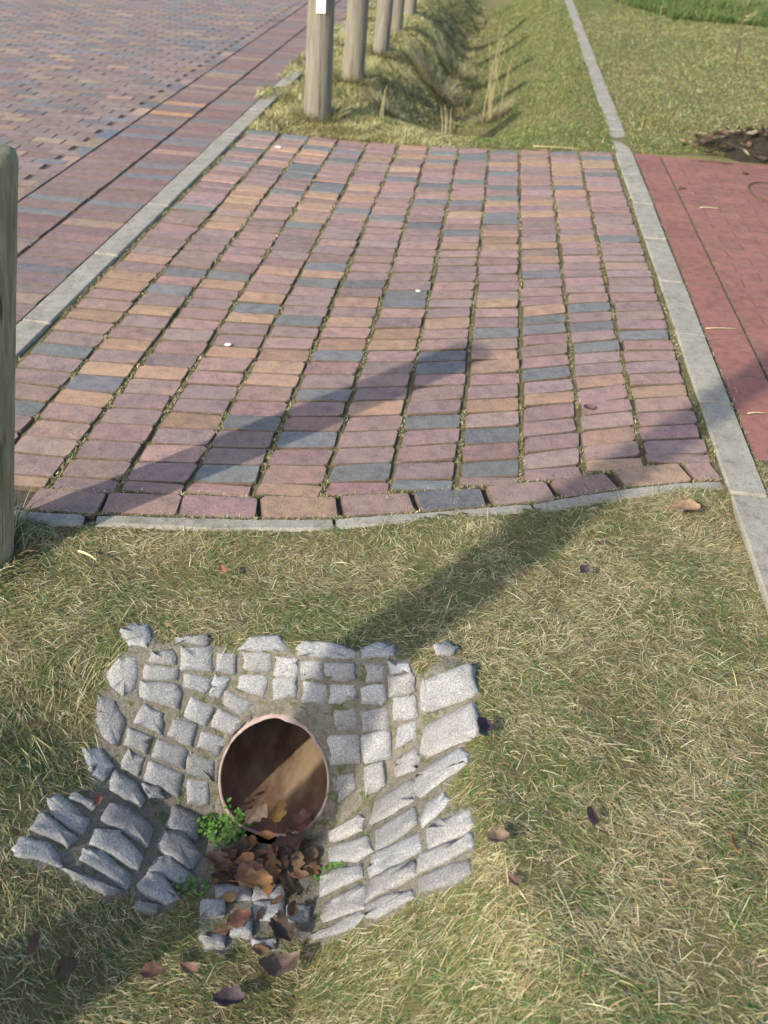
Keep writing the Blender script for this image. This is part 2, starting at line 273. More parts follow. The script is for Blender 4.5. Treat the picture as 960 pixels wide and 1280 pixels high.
def kerb_mat():
    t = NT('kerb_concrete'); v = t.coords('Object')
    c = t.ramp(t.noise(v, 9, 6, .65), [(.25, (.22, .205, .168)), (.55, (.305, .288, .24)), (.8, (.365, .345, .29))])
    c = t.mix(c, t.ramp(t.noise(v, 190, 3, .8), [(.28, .62), (.5, 1.0), (.75, 1.3)]), .9, 'MULTIPLY')
    c = t.mix(c, (.14, .125, .085), t.ramp(t.noise(v, 26, 5, .75), [(.50, 0), (.70, .8)]))
    c = t.mix(c, (.10, .09, .075), t.ramp(t.noise(t.coords('Object', (1, 1, 1)), 75, 3, .7), [(.64, 0), (.72, .8)]))
    t.base(c); t.rough(.9); t.bump(t.noise(v, 160, 5, .8), .8, .003); return t.m
M_KERB = kerb_mat()
def granite():
    t = NT('granite'); v = t.coords('Object')
    big = t.noise(v, 18, 3); sp = t.noise(v, 270, 3, .85); md = t.noise(v, 90, 4, .7)
    oi = t.n('ShaderNodeObjectInfo')
    c = t.ramp(sp, [(.30, (.10, .103, .11)), (.43, (.20, .203, .208)), (.55, (.29, .29, .288)), (.70, (.50, .495, .48))])
    c = t.mix(c, t.ramp(big, [(.3, .78), (.7, 1.15)]), .9, 'MULTIPLY')
    c = t.mix(c, oi.outputs['Color'], 1.0, 'MULTIPLY')
    c = t.mix(c, (.27, .23, .14), t.mix((0, 0, 0), t.ramp(md, [(.52, 0), (.74, 1)]), .5))
    t.base(c); t.rough(.62); t.bump(t.mix(md, sp, .35), .9, .004); return t.m
M_GRANITE = granite()
def wood(name, a, b, g, knots=True):
    t = NT(name); v = t.coords('Object', (1, 1, .06)); v2 = t.coords('Object')
    n1 = t.noise(v, 60, 6, .65); n2 = t.noise(v2, 5, 4)
    n3 = t.noise(t.coords('Object', (1, 1, .035)), 34, 3, .5)
    c = t.ramp(n1, [(.28, tuple(x*.55 for x in a)), (.5, a), (.72, b)])
    c = t.mix(c, (.045, .036, .026), t.ramp(n3, [(.30, .9), (.36, 0)]))
    c = t.mix(c, g, t.ramp(n2, [(.42, 0), (.68, .75)])); t.base(c); t.rough(.85)
    t.bump(n1, .8, .006); return t.m
M_WOOD = wood('weathered_post_wood', (.185, .165, .135), (.285, .26, .215), (.195, .18, .12))
M_WOOD_G = wood('algae_stained_post_wood', (.235, .21, .145), (.38, .345, .25), (.19, .185, .095))
M_KNOT = noise_mat('wood_knot', [(.3, (.03, .022, .015)), (.7, (.12, .09, .05))], 80)
def blade_mat(name):
    t = NT(name); a = t.n('ShaderNodeAttribute'); a.attribute_name = 'Col'
    t.base(a.outputs['Color']); t.rough(.65); t.b.inputs['Specular IOR Level'].default_value = .25
    tr = t.n('ShaderNodeBsdfTranslucent'); t.l(a.outputs['Color'], tr.inputs[0])
    mx = t.n('ShaderNodeMixShader'); mx.inputs[0].default_value = .22
    t.l(t.b.outputs[0], mx.inputs[1]); t.l(tr.outputs[0], mx.inputs[2]); t.l(mx.outputs[0], t.out.inputs[0]); return t.m
M_BLADE = blade_mat('grass_blades')
def leaf_mat():
    t = NT('dead_leaf'); oi = t.n('ShaderNodeObjectInfo'); v = t.coords('Object')
    c = t.mix(oi.outputs['Color'], t.ramp(t.noise(v, 45, 5, .7), [(.3, .5), (.55, 1.0), (.75, 1.35)]), 1, 'MULTIPLY')
    t.base(c); t.rough(.55); t.bump(t.noise(v, 130, 4), .6, .003); return t.m
M_LEAF = leaf_mat()
M_CLAY_IN = noise_mat('stained_clay', [(.25, (.055, .032, .022)), (.45, (.14, .08, .052)), (.6, (.24, .18, .115)), (.8, (.17, .08, .05))], 9, (.5, .003, 60), .55, vscale=(1, .5, 1))
M_CLAY_RIM = noise_mat('pale_clay_rim', [(.3, (.25, .17, .145)), (.55, (.36, .27, .24)), (.8, (.44, .36, .32))], 25, (.6, .002, 120), .7)
M_WHITE = noise_mat('white_plate', [(.3, (.72, .72, .70)), (.7, (.82, .82, .80))], 12, (.1, .001, 60), .4)
M_TWIG = noise_mat('twig_bark', [(.3, (.05, .035, .022)), (.7, (.16, .11, .07))], 60)

# where the cobbles lie, as a raster in plan
RX0, RY0, RS = -1.05, 1.0, .004
rxs = np.arange(RX0, .35, RS); rys = np.arange(RY0, 2.15, RS); RGX, RGY = np.meshgrid(rxs, rys)
on_stone_r = np.zeros(RGX.shape, bool)
for P in STONES:
    ins = np.zeros(RGX.shape, bool); n = len(P)
    for i in range(n):
        x0, y0, x1, y1 = P[i][0], P[i][1], P[(i+1) % n][0], P[(i+1) % n][1]
        c = (y0 > RGY) != (y1 > RGY)
        with np.errstate(divide='ignore', invalid='ignore'): ins ^= c & (RGX < (x1-x0)*(RGY-y0)/(y1-y0+1e-12)+x0)
    on_stone_r |= ins
def dilate(a, n):
    for _ in range(n):
        b = a.copy(); b[1:] |= a[:-1]; b[:-1] |= a[1:]; b[:, 1:] |= a[:, :-1]; b[:, :-1] |= a[:, 1:]; a = b
    return a
apron_r = ~dilate(~dilate(on_stone_r, 9), 6); wide_r = dilate(on_stone_r, 9)
def sample(ras, x, y):
    i = ((np.asarray(y)-RY0)/RS).astype(int); j = ((np.asarray(x)-RX0)/RS).astype(int)
    ok = (i >= 0) & (j >= 0) & (i < ras.shape[0]) & (j < ras.shape[1])
    return ok & ras[np.clip(i, 0, ras.shape[0]-1), np.clip(j, 0, ras.shape[1]-1)]
def in_apron(x, y): return sample(apron_r, x, y) | ((np.abs(x-PIPE_X) < .16) & (y > 1.5) & (y < 1.86))

# ------------------------------------------------------------------ the ground: one sheet out to the horizon
def lines(*segs):
    out = []
    for a, b, s in segs: out += list(np.arange(a, b-1e-6, s))
    return np.array(out+[segs[-1][1]])
gx = lines((-300, -60, 60), (-60, -12, 8), (-12, -3, 1), (-3, -1.9, .2), (-1.9, -1.2, .05), (-1.2, -.53, .015), (-.53, -.2, .0075), (-.2, .3, .015), (.3, 1.2, .03), (1.2, 4, .08), (4, 12, 1), (12, 60, 8), (60, 300, 60))
gy = lines((-300, -60, 60), (-60, -6, 9), (-6, 0, 1), (0, .6, .1), (.6, 1.64, .0175), (1.64, 1.94, .006), (1.94, 2.85, .02), (2.85, 6.2, .25), (6.2, 10, .04), (10, 18, .08), (18, 40, 2), (40, 300, 52))
XX, YY = np.meshgrid(gx, gy); ZZ = ground_z(XX, YY)
V = np.stack([XX, YY, ZZ], -1).reshape(-1, 3); nx, ny = len(gx), len(gy)
ii = np.arange(nx*ny).reshape(ny, nx)
F = np.stack([ii[:-1, :-1], ii[:-1, 1:], ii[1:, 1:], ii[1:, :-1]], -1).reshape(-1, 4)
cen = V[F].mean(1)
hole = (((cen[:, 0]-PIPE_X)/1.03)**2+((cen[:, 2]-PIPE_Z)/.93)**2 < (PIPE_R+.002)**2) & (cen[:, 1] > 1.66) & (cen[:, 1] < 1.95)
V[in_apron(V[:, 0], V[:, 1]), 2] += .005
gme = fast_mesh('ground', V, F[~hole], M_SOIL); gme.materials.append(M_BED)
gme.polygons.foreach_set('material_index', in_apron(cen[~hole][:, 0], cen[~hole][:, 1]).astype(np.int32))
ground = link(bpy.data.objects.new('ground', gme))
tag(ground, kind='structure')

# ------------------------------------------------------------------ pieces of paving
def piece_mesh(name, w, d, h, shear, mat, seed, ch=.010, edge=.004, jit=.003, dome=.0012, flank=None):
    """flat-topped paver with chamfered corners and worn edges, 25 vertices"""
    r = random.Random(seed); a, b = w/2, d/2
    c = min(ch, a*.4, b*.4)
    ring = [(-a+c, -b), (a-c, -b), (a, -b+c), (a, b-c), (a-c, b), (-a+c, b), (-a, b-c), (-a, -b+c)]
    ring = [(x+r.uniform(-jit, jit), y+r.uniform(-jit, jit)*.7) for x, y in ring]
    vs = []
    for k, z in ((1.0, -h), (1.0, -edge), (0, 0)):
        for x, y in ring:
            if k == 0: l = math.hypot(x, y); x2 = x-math.copysign(min(edge, abs(x)), x); y2 = y-math.copysign(min(edge, abs(y)), y)
            else: x2, y2 = x, y
            vs.append((x2, y2+shear*x2, z*(1.7 if z > -.02 else 1)+(r.uniform(-.001, .001) if k == 0 else 0)))
    vs.append((0, 0, dome)); f = []
    for q in (0, 8):
        for i in range(8): j = (i+1) % 8; f.append((q+i, q+j, q+8+j, q+8+i))
    for i in range(8): f.append((16+i, 16+(i+1) % 8, 24))
    me = bpy.data.meshes.new(name); me.from_pydata(vs, [], f); me.update(); me.materials.append(mat)
    if flank: me.materials.append(flank); me.polygons.foreach_set('material_index', [1]*16+[0]*8)
    return me
def put(name, me, parent, loc, rz=0, sy=1, color=(1, 1, 1), tilt=.006):
    o = bpy.data.objects.new(name, me); o.location = loc; o.scale = (1, sy, 1)
    o.rotation_euler = (random.gauss(0, tilt), random.gauss(0, tilt), rz); o.color = (*color, 1)
    return link(o, parent)
def joined(name, items, parent, mat, flank=True):
    """items: (mesh, loc, rz, sy, color) merged into one mesh"""
    Vs, Fs, Cs, n = [], [], [], 0
    cache = {}
    for me, loc, rz, sy, c in items:
        if me.name not in cache:
            v = np.array([x.co[:] for x in me.vertices]); f = [list(q.vertices) for q in me.polygons]
            f = np.array([q if len(q) == 4 else q+[q[2]] for q in f if True]); cache[me.name] = (v[8:], f[8:]-8)
        v, f = cache[me.name]; v = v*[1, sy, 1]; cr, s = math.cos(rz), math.sin(rz)
        v = np.stack([v[:, 0]*cr-v[:, 1]*s, v[:, 0]*s+v[:, 1]*cr, v[:, 2]], 1)+np.array(loc)
        Vs.append(v); Fs.append(f+n); Cs.append(np.tile(c, (len(v), 1))); n += len(v)
    V = np.concatenate(Vs); F = np.concatenate(Fs); C = np.concatenate(Cs)
    mi = np.tile([1 if flank else 0]*8+[0]*8, len(items)).astype(np.int32)
    me = bpy.data.meshes.new(name); 
    tri = F[:, 2] == F[:, 3]
    me.from_pydata(V.tolist(), [], [tuple(q[:3]) if t else tuple(q) for q, t in zip(F.tolist(), tri)])
    a = me.color_attributes.new('Col', 'FLOAT_COLOR', 'POINT'); a.data.foreach_set('color', np.concatenate([C, np.ones((len(C), 1))], 1).astype(np.float32).ravel())
    me.update(); me.materials.append(mat); me.materials.append(M_FLANK); me.polygons.foreach_set('material_index', mi)
    o = link(bpy.data.objects.new(name, me), parent); o['kind'] = 'stuff'; return o
def slab(name, outline, z, depth, mat, parent=None):
    n = len(outline); vs = [(x, y, z) for x, y in outline]+[(x, y, z-depth) for x, y in outline]
    fs = [tuple(range(n)), tuple(range(2*n-1, n-1, -1))]+[(i+n, (i+1) % n+n, (i+1) % n, i) for i in range(n)]
    return mesh_obj(name, vs, fs, mat, parent, smooth=False)
def jc(c, v=.10):
    k = random.gauss(1, v); return tuple(max(.01, x*k*random.gauss(1, v*.3)) for x in c)
MAUVE, MAUVE2, ORANGE, BLUE = (.272, .176, .152), (.240, .166, .150), (.325, .210, .138), (.150, .150, .148)

# ---- brick crossing over the culvert
xs = np.linspace(-1.66, .885, 24)
front = [(float(x), float(kerb_y(x))) for x in xs]; backl = [(float(x), float(back_y(x))) for x in xs[::-1]]
crossing = tag(slab('brick_crossing', front+backl, -.020, .09, M_DARKJ), kind='structure')
X0, NR = -1.592, 40
colm = []
for i in range(12):
    xc = X0+.2*i+.1+(-.014 if i == 0 else .016 if i == 11 else 0); colm.append(xc)
def rowY(k, x): return float(lerp(kerb_y(x)+.135, back_y(x)+.02, k/NR))
cells = []
for i, xc in enumerate(colm):
    off = random.uniform(-.010, .010)
    ks = [0.0]+[.62+j+random.gauss(0, .035) for j in range(NR-1)]+[float(NR)]
    meshes = {}
    for j in range(len(ks)-1):
        y0, y1 = rowY(ks[j], xc)+off*(j > 0), rowY(ks[j+1], xc)+off
        km = (ks[j]+ks[j+1])/2
        sh = (rowY(km, xc+.09)-rowY(km, xc-.09))/.18
        band = 0 if km < 14 else (1 if km < 28 else 2)
        cells.append((i, band, xc+random.uniform(-.004, .004), (y0+y1)/2, y1-y0, sh))
    
cmesh = {}
bright = []
for n_, (i, band, xc, yc, d, sh) in enumerate(cells):
    v = random.randrange(3); key = (i, band, v)
    if key not in cmesh: cmesh[key] = piece_mesh('brick', .1865+(.026 if i in (0, 11) else 0), .0955, .06, sh, M_BRICK, i*31+band*7+v, ch=.010, edge=.003, jit=.0045, flank=M_FLANK)
    u = random.random()
    if yc < 4.6: c = MAUVE if u < .52 else MAUVE2 if u < .93 else ORANGE
    else: c = MAUVE if u < .38 else MAUVE2 if u < .66 else ORANGE if u < .83 else BLUE
    bright.append([key, xc, yc, d, jc(c, .09)])
def hint(lst, c):
    for (hx, hy) in lst:
        q = min(bright, key=lambda b: (b[1]-hx)**2+((b[2]-hy)*2)**2)
        if abs(q[1]-hx) < .15 and abs(q[2]-hy) < .09: q[4] = jc(c, .08)
hint(ORANGE_AT, ORANGE); hint(BLUE_AT, BLUE)
border = []
bx = -1.22
while bx < .83:
    wd = random.uniform(.20, .255); xm = bx+wd/2
    if xm+wd/2 > .86: wd = .84-bx; xm = bx+wd/2
    if wd < .06: break
    ang = math.atan2(float(kerb_y(xm+.05)-kerb_y(xm-.05)), .1)
    border.append((xm, float(kerb_y(xm))+.083, wd-.005, ang)); bx += wd
bright.sort(key=lambda b: b[2])
for i in range(13):                     # mossy fill of the wide joints between the columns
    xj = X0+.2*i; y0, y1 = float(kerb_y(xj))+.03, float(back_y(xj)); wj = .014; ns = 60; vs, fs = [], []
    if i == 0: xj -= .035; wj = .020
    if i == 12: xj += .045; wj = .022
    for k in range(ns+1):
        y = y0+(y1-y0)*k/ns; z = -.010+.007*(float(vnoise(y, i*5.1, .05, 33))-.5)
        vs += [(xj-wj, y, z-.004), (xj, y, z+.002), (xj+wj, y, z-.004)]
    for k in range(ns): q = 3*k; fs += [(q, q+1, q+4, q+3), (q+1, q+2, q+5, q+4)]
    mesh_obj('joint_fill', vs, fs, M_MOSS, crossing)
NPART = 300-len(border)
for key, xc, yc, d, c in bright[:NPART]:
    put('brick', cmesh[key], crossing, (xc, yc, random.uniform(-.003, .002)), random.gauss(0, .012), max(.3, (d-.0045)/.0955), c, .010)
joined('far_bricks', [(cmesh[k], (x, y, random.uniform(-.003, .002)), random.gauss(0, .012), (d-.0045)/.0955, c) for k, x, y, d, c in bright[NPART:]], crossing, M_BRICK_J, False)
for xm, ym, wd, ang in border:
    c = MAUVE if random.random() < .75 else MAUVE2
    if abs(xm+.49) < .1 or abs(xm-.62) < .1: c = ORANGE
    if abs(xm+.07) < .1: c = BLUE
    put('brick', piece_mesh('brick', wd, .10, .06, 0, M_BRICK, int(xm*1000), ch=.009, edge=.003, jit=.004, flank=M_FLANK), crossing, (xm, ym, random.uniform(-.003, .001)), ang, 1, jc(c), .012)

# ---- kerbs
def kerb_stone(parent, x0, y0, x1, y1, wd, seed, ztop=0.004, gap=.006, name='kerb_stone'):
    L = math.hypot(x1-x0, y1-y0); ang = math.atan2(y1-y0, x1-x0)
    me = piece_mesh(name, L-gap, wd, .14, 0, M_KERB, seed, ch=.006, edge=.005, jit=.0015, dome=.0005)
    return put(name, me, parent, ((x0+x1)/2, (y0+y1)/2, ztop), ang, 1, (1, 1, 1), .003)
k_left = tag(empty('kerb', (-1.70, 2.6, 0)), 'long straight light grey kerb between the street and the brick crossing', 'kerb')
y = 1.9; n = 0
while y < 15.5:
    L = .72; kerb_stone(k_left, -1.70+1.70, y-2.6, 0, y+L-2.6, .118, 100+n, .006); y += L; n += 1
k_right = tag(empty('kerb', (.92, 2.0, 0)), 'long grey kerb between brick crossing and red path, running on along the ditch', 'kerb')
y = .45; n = 0
while y < 18:
    L = .57; kerb_stone(k_right, random.uniform(-.003, .003), y-2.0, random.uniform(-.003, .003), y+L-2.0, .118, 200+n, .004+random.uniform(-.003, .003)); y += L; n += 1
k_branch = tag(empty('kerb', (.99, 2.64, 0)), 'short kerb stones branching right at the lower end of the red path', 'kerb')
for i in range(3): kerb_stone(k_branch, i*.5, i*.012, i*.5+.5, i*.012+.012, .115, 320+i, .002)
k_front = tag(empty('kerb', (0, 2.4, 0)), 'thin curved grey edging between brick crossing and front grass', 'kerb')
def curved_kerb(a, b, wd, seed):
    r = random.Random(seed); ns = 12; vs, fs = [], []; mx = (a+b)/2; my = float(kerb_y(mx)); wob = [r.gauss(0, .0012) for _ in range(2*ns+2)]
    for k in range(ns+1):
        x = a+(b-a)*k/ns; y = float((kerb_y(x-.06)+kerb_y(x)+kerb_y(x+.06))/3); s_ = float(kerb_y(x+.03)-kerb_y(x-.03))/.06; l = math.hypot(1, s_); nx2, ny2 = -s_/l, 1/l
        e = .006 if k in (0, ns) else 0
        for o_, z in ((-wd/2, -.14), (-wd/2, -.008), (-wd/2+.007, 0-e), (wd/2-.005, .001-e), (wd/2, -.006), (wd/2, -.14)):
            o2 = o_+(wob[k] if o_ < 0 else wob[ns+k]); vs.append((x+nx2*o2-mx, y+ny2*o2-my, z))
    for k in range(ns):
        for q in range(5): i = k*6+q; fs.append((i, i+6, i+7, i+1))
    fs += [tuple(range(6)), tuple(range(ns*6+5, ns*6-1, -1))]
    return mesh_obj('kerb_stone', vs, fs, M_KERB, k_front, (mx, my-2.4, .001), smooth=False)
for i, (a, b) in enumerate(((-1.62, -1.26), (-1.255, -1.03), (-.995, -.335), (-.325, .242), (.252, .848))): curved_kerb(a, b, .046, 340+i)

# ---- the brick street on the left
street = tag(slab('street', [(-9, -2), (-1.757, -2), (-1.757, 19), (-9, 19)], -.008, .1, M_DARKJ), kind='structure')
SM, SB, SO, SV = (.205, .146, .138), (.15, .15, .156), (.265, .188, .138), (.21, .162, .148)
def street_col():
    u = random.random(); return jc(SM if u < .42 else SV if u < .66 else SB if u < .86 else SO, .10)
parts = []
def course(xa, xb, y0, y1, pitch, seed, cf=street_col):
    ms = [piece_mesh('brick', xb-xa-.007, pitch-.003, .05, .0, M_BRICK, seed+q, ch=.003, edge=.003, jit=.0015, flank=M_FLANK) for q in range(3)]
    y = y0
    while y < y1:
        parts.append((ms[random.randrange(3)], ((xa+xb)/2+random.gauss(0, .0015), y+pitch/2, random.uniform(-.002, .001)), random.gauss(0, .005), 1, cf())); y += pitch
def band_col():
    u = random.random(); return jc((.195, .125, .115) if u < .5 else (.185, .132, .126) if u < .75 else SB if u < .93 else SO, .10)
course(-2.065, -1.762, 2.2, 16, .0995, 500, band_col); course(-2.395, -2.075, 2.2, 16, .0995, 510, band_col)
course(-2.510, -2.400, 2.2, 16, .205, 520)
nb = len(parts)
fm = [piece_mesh('brick', .1995, .099, .05, 0, M_BRICK, 540+q, ch=.003, edge=.003, jit=.0018, flank=M_FLANK) for q in range(5)]
r_ = 0; y = 3.2
while y < 15.5:
    x = -2.52-.1+(r_ % 2)*.1-.02
    xmin = -2.9-(y-3.0)*.62
    while x > xmin:
        parts.append((fm[random.randrange(5)], (x, y, random.uniform(-.003, .001)), random.gauss(0, .010), 1, street_col())); x -= .201
    y += .1015; r_ += 1
parts = [(m, l, rz, s, ((.12, .14, .18) if abs(l[0]+2.46) < .06 and abs(l[1]-6.06) < .11 else (.38, .22, .12) if abs(l[0]+2.235) < .1 and (abs(l[1]-6.89) < .05 or abs(l[1]-6.585) < .05) else c)) for m, l, rz, s, c in parts]
def seen_first(p):                       # nearest and in view first
    x, y = p[1][0], p[1][1]; vis = (x+.101*y)/(y*.93+.67)*1240+480+y*0 > -60
    return (0 if vis and y > 3.0 else 1, math.hypot(x, y)*(1 if abs(p[1][0]+2.1) < .4 else 1.15))
parts.sort(key=seen_first)
for m, l, rz, s, c in parts[:298]: put('brick', m, street, l, rz, s, c, .006)
joined('far_bricks', parts[298:], street, M_BRICK_J)

# ---- the red path on the right
red = tag(slab('red_path', [(.982, 2.95), (6, 2.95), (6, 6.80), (1.5, 6.79), (.982, 6.67)], -.006, .08, M_DARKJ), kind='structure')
RED = (.225, .098, .078)
rp = []
bm = [piece_mesh('paver', .168, .30-.005, .05, 0, M_RED, 600+q, ch=.003, edge=.002, jit=.0008, dome=0, flank=M_FLANK) for q in range(3)]
y = 2.95
while y < 6.55: rp.append((bm[random.randrange(3)], (1.071, y+.15, random.uniform(-.001, .001)), random.gauss(0, .002), 1, jc(RED, .05))); y += .30
pm = [piece_mesh('paver', .1975, .0970, .05, 0, M_RED, 610+q, ch=.003, edge=.002, jit=.0010, dome=0, flank=M_FLANK) for q in range(4)]
hm = piece_mesh('paver', .0985, .0985, .05, 0, M_RED, 620, ch=.003, edge=.002, jit=.001, dome=0, flank=M_FLANK)
y = 2.95; r_ = 0
while y < 6.68:
    x = 1.163+.1+(r_ % 2)*.1
    if r_ % 2: rp.append((hm, (1.163+.050, y+.0535, 0), .03, 1, jc(RED, .05)))
    while x < 4.5:
        rp.append((pm[random.randrange(4)], (x, y+.05+.03*(x-1.1), random.uniform(-.0015, .001)), .03+random.gauss(0, .003), 1, jc(RED, .06))); x += .2005
    y += .1003; r_ += 1
rp.sort(key=lambda p: (0 if p[1][0] < 2.05 else 1, p[1][1]))
for m, l, rz, s, c in rp[:298]: put('paver', m, red, l, rz, s, c, .002)
joined('far_pavers', rp[298:], red, M_RED_J)
# ------------------------------------------------------------------ cobble apron and drain pipe
apron = tag(empty('cobble_apron', (-.36, 1.6, -.40)), 'grey granite cobble apron lining the hollow around the drain pipe', 'stone apron')
def surf_normal(x, y):
    e = .02; gx_ = float(ground_z(x+e, y)-ground_z(x-e, y))/(2*e); gy_ = float(ground_z(x, y+e)-ground_z(x, y-e))/(2*e)
    return Vector((-gx_, -gy_, 1)).normalized()
for si, P in enumerate(STONES):
    if si-len(STONES) in (-11, -9, -6, -4, -1): continue      # buried under silt and grass
    r = random.Random(900+si); P = [Vector(q) for q in P]; c = sum(P, Vector())/len(P)
    n = Vector()
    for i in range(len(P)): n += (P[i]-c).cross(P[(i+1) % len(P)]-c)
    n.normalize(); n = n if n.z > 0 else -n
    n = (n+surf_normal(c.x, c.y)*.15).normalized()
    if ((P[0]-c).cross(P[1]-c)).dot(n) < 0: P = P[::-1]
    P = [q-n*((q-c).dot(n)*.75) for q in P]                   # split stone: nearly flat face
    poke = max((float(ground_z(c.x+(q.x-c.x)*s_, c.y+(q.y-c.y)*s_))+.005-(c.z+(q.z-c.z)*s_))*max(n.z, .3) for q in P for s_ in (0, .4, .75, .95))
    sh_ = n*max(0, min(.02, poke+(.0035 if c.z > -.33 or c.x > -.22 or c.x < -.5 else .001))); P = [q+sh_ for q in P]; c = c+sh_
    ring = []
    for i in range(len(P)):                                   # round each corner, keep it rough
        a, b, d = P[i-1], P[i], P[(i+1) % len(P)]
        ring += [b.lerp(a, .10), b.lerp((a+d)/2, .035), b.lerp(d, .10), b.lerp(d, .5)]
    jv = [Vector((r.gauss(0, .0016), r.gauss(0, .0016), r.gauss(0, .0016))) for q in ring]; ring = [q+j_-n*j_.dot(n) for q, j_ in zip(ring, jv)]
    ring = [q-n*(q-c).dot(n)*.5 for q in ring]
    m = len(ring); vs = []; lift = r.uniform(-.006, .001); bulge = r.uniform(.000, .003)
    size = sum((q-c).length for q in ring)/m
    for k, dz in ((1.06, -.050), (1.095, -.010), (1.085, -.0035), (1.03, .002), (.60, .003+bulge*.6)):
        for q in ring:
            v = c+(q-c)*k+n*(dz+lift)
            if k < 1.04: v += n*r.gauss(0, .0009 if k > .8 else .0005)+(c-v).normalized()*(r.uniform(0, .002) if k > .8 else 0)
            rx, rz_ = (v.x-PIPE_X)/1.03, (v.z-PIPE_Z)/.93; rl = math.hypot(rx, rz_)
            if rl < .143 and 1.68 < v.y < 2.0 and v.z > -.43: v.x = PIPE_X+rx*1.03*.143/rl; v.z = PIPE_Z+rz_*.93*.143/rl
            vs.append(v-c)
    vs.append(n*(.003+bulge+lift)); fs = []
    for q in range(4):
        for i in range(m): j = (i+1) % m; fs.append((q*m+i, q*m+j, (q+1)*m+j, (q+1)*m+i))
    for i in range(m): fs.append((4*m+i, 4*m+(i+1) % m, 5*m))
    o = mesh_obj('cobble', vs, fs, M_GRANITE, apron, c-Vector((-.36, 1.6, -.40)))
    o.data.polygons.foreach_set('use_smooth', [False]*(2*m)+[True]*(len(fs)-2*m))
    k = r.gauss(1, .12); wm = r.gauss(.004, .013); o.color = (k*(1+wm), k, k*(1-wm), 1)

def wall_y(z): return 1.70+(z+.445)/2.2
NS = 64
def pr(th, rad):                                              # slightly egg-shaped old clay pipe
    return rad*(1+.075*max(0, math.sin(th+.06))**5-.015*math.cos(2*th)+.010*math.sin(3*th+.5))
pipe = tag(empty('drain_pipe', (PIPE_X, 1.70, PIPE_Z-PIPE_R)), 'old clay drain pipe mouth set in the cobbles', 'pipe')
off = Vector((PIPE_X, 1.70, PIPE_Z-PIPE_R))
chip = [.018*(float(vnoise(i*.35, 1.5, 1.0))-.5)+random.gauss(0, .0007)+(.005 if i in (9, 10, 27) else 0) for i in range(NS)]
def pring(rad, back, ch=0, flat=None):
    o = []
    for i in range(NS):
        th = 2*math.pi*i/NS; q = pr(th, rad); x, z = PIPE_X+(1.02-.05*math.sin(th))*q*math.cos(th), PIPE_Z+.93*q*math.sin(th)
        yy = (wall_y(z)-.009+back+ch*chip[i]) if flat is None else flat
        o.append(Vector((x, yy, z))-off)
    return o
def tube(name, rings, mat, cap=False):
    vs = [v for q in rings for v in q]; fs = []
    for k in range(len(rings)-1):
        for i in range(NS): j = (i+1) % NS; fs.append((k*NS+i, k*NS+j, (k+1)*NS+j, (k+1)*NS+i))
    if cap: fs.append(tuple((len(rings)-1)*NS+i for i in range(NS)))
    return mesh_obj(name, vs, fs, mat, pipe)
tube('pipe_wall', [pring(.1315, .004, 1)]+[pring(.1315, .05), pring(.131, .15)]+[pring(.131, 0, flat=2.2+.4*k) for k in range(5)], M_CLAY_IN, True)
tube('rim', [pring(.1315, .005, 1), pring(.1325, .001, 1), pring(.136, 0, 1), pring(.1385, .003, 1), pring(.140, .012), pring(.141, .12)], M_CLAY_RIM)
# lumpy mortar collar over the pipe
vs, fs = [], []; na, nr = 60, 5
for a in range(na+1):
    th = R(-62+304*a/na)
    for q in range(nr+1):
        rad = pr(th, .137)+(.004+.034*(.7+.6*float(vnoise(a*.3, 2, 1.0))))*q/nr
        x, z = PIPE_X+rad*math.cos(th), PIPE_Z+rad*math.sin(th); prof = math.sin(math.pi*(.25+.75*q/nr))
        yy = wall_y(z)-.014*prof*(.5+1.0*float(vnoise(a*.9, q*.9, 1)))+.006
        vs.append(Vector((x, yy, z))-Vector((-.36, 1.6, -.40)))
for a in range(na):
    for q in range(nr): i = a*(nr+1)+q; fs.append((i, i+1, i+nr+2, i+nr+1))
mesh_obj('mortar', vs, fs, M_BED, apron)

# ------------------------------------------------------------------ wooden posts
def make_post(x, y, h, r, lean, label, mat, seed, taper=.94, plate=False):
    rr = random.Random(seed); t = empty('wooden_post', (x, y, -.02)); ns, nrg = 28, 22
    lx, ly = lean; ph = [rr.uniform(0, 6.28) for _ in range(4)]
    vs, fs = [], []
    zs = [-.25]+[h*k/(nrg-3) for k in range(nrg-3)]+[h+.004, h+.012]
    for zi, z in enumerate(zs):
        rad = r*(1-(1-taper)*max(0, z)/h)
        if zi == nrg-2: rad *= .94; z = h+.012
        if zi == nrg-1: rad *= .72; z = h+.022
        if zi == nrg-3: z = h-.012
        for i in range(ns):
            th = 2*math.pi*i/ns
            q = rad*(1+.018*math.sin(2*th+ph[0]+z*1.5)+.012*math.sin(3*th+ph[1]-z*4)+.008*math.sin(7*th+ph[2])+rr.gauss(0, .004))
            vs.append((q*math.cos(th)+lx*max(z, -.3)/h, q*math.sin(th)+ly*max(z, -.3)/h, z))
    vs.append((lx, ly, h+.024)); L = len(zs)
    for k in range(L-1):
        for i in range(ns): j = (i+1) % ns; fs.append((k*ns+i, k*ns+j, (k+1)*ns+j, (k+1)*ns+i))
    for i in range(ns): fs.append(((L-1)*ns+i, (L-1)*ns+(i+1) % ns, L*ns))
    mesh_obj('shaft', vs, fs, mat, t)
    tag(t, label, 'post', 'wooden posts along the street'); return t
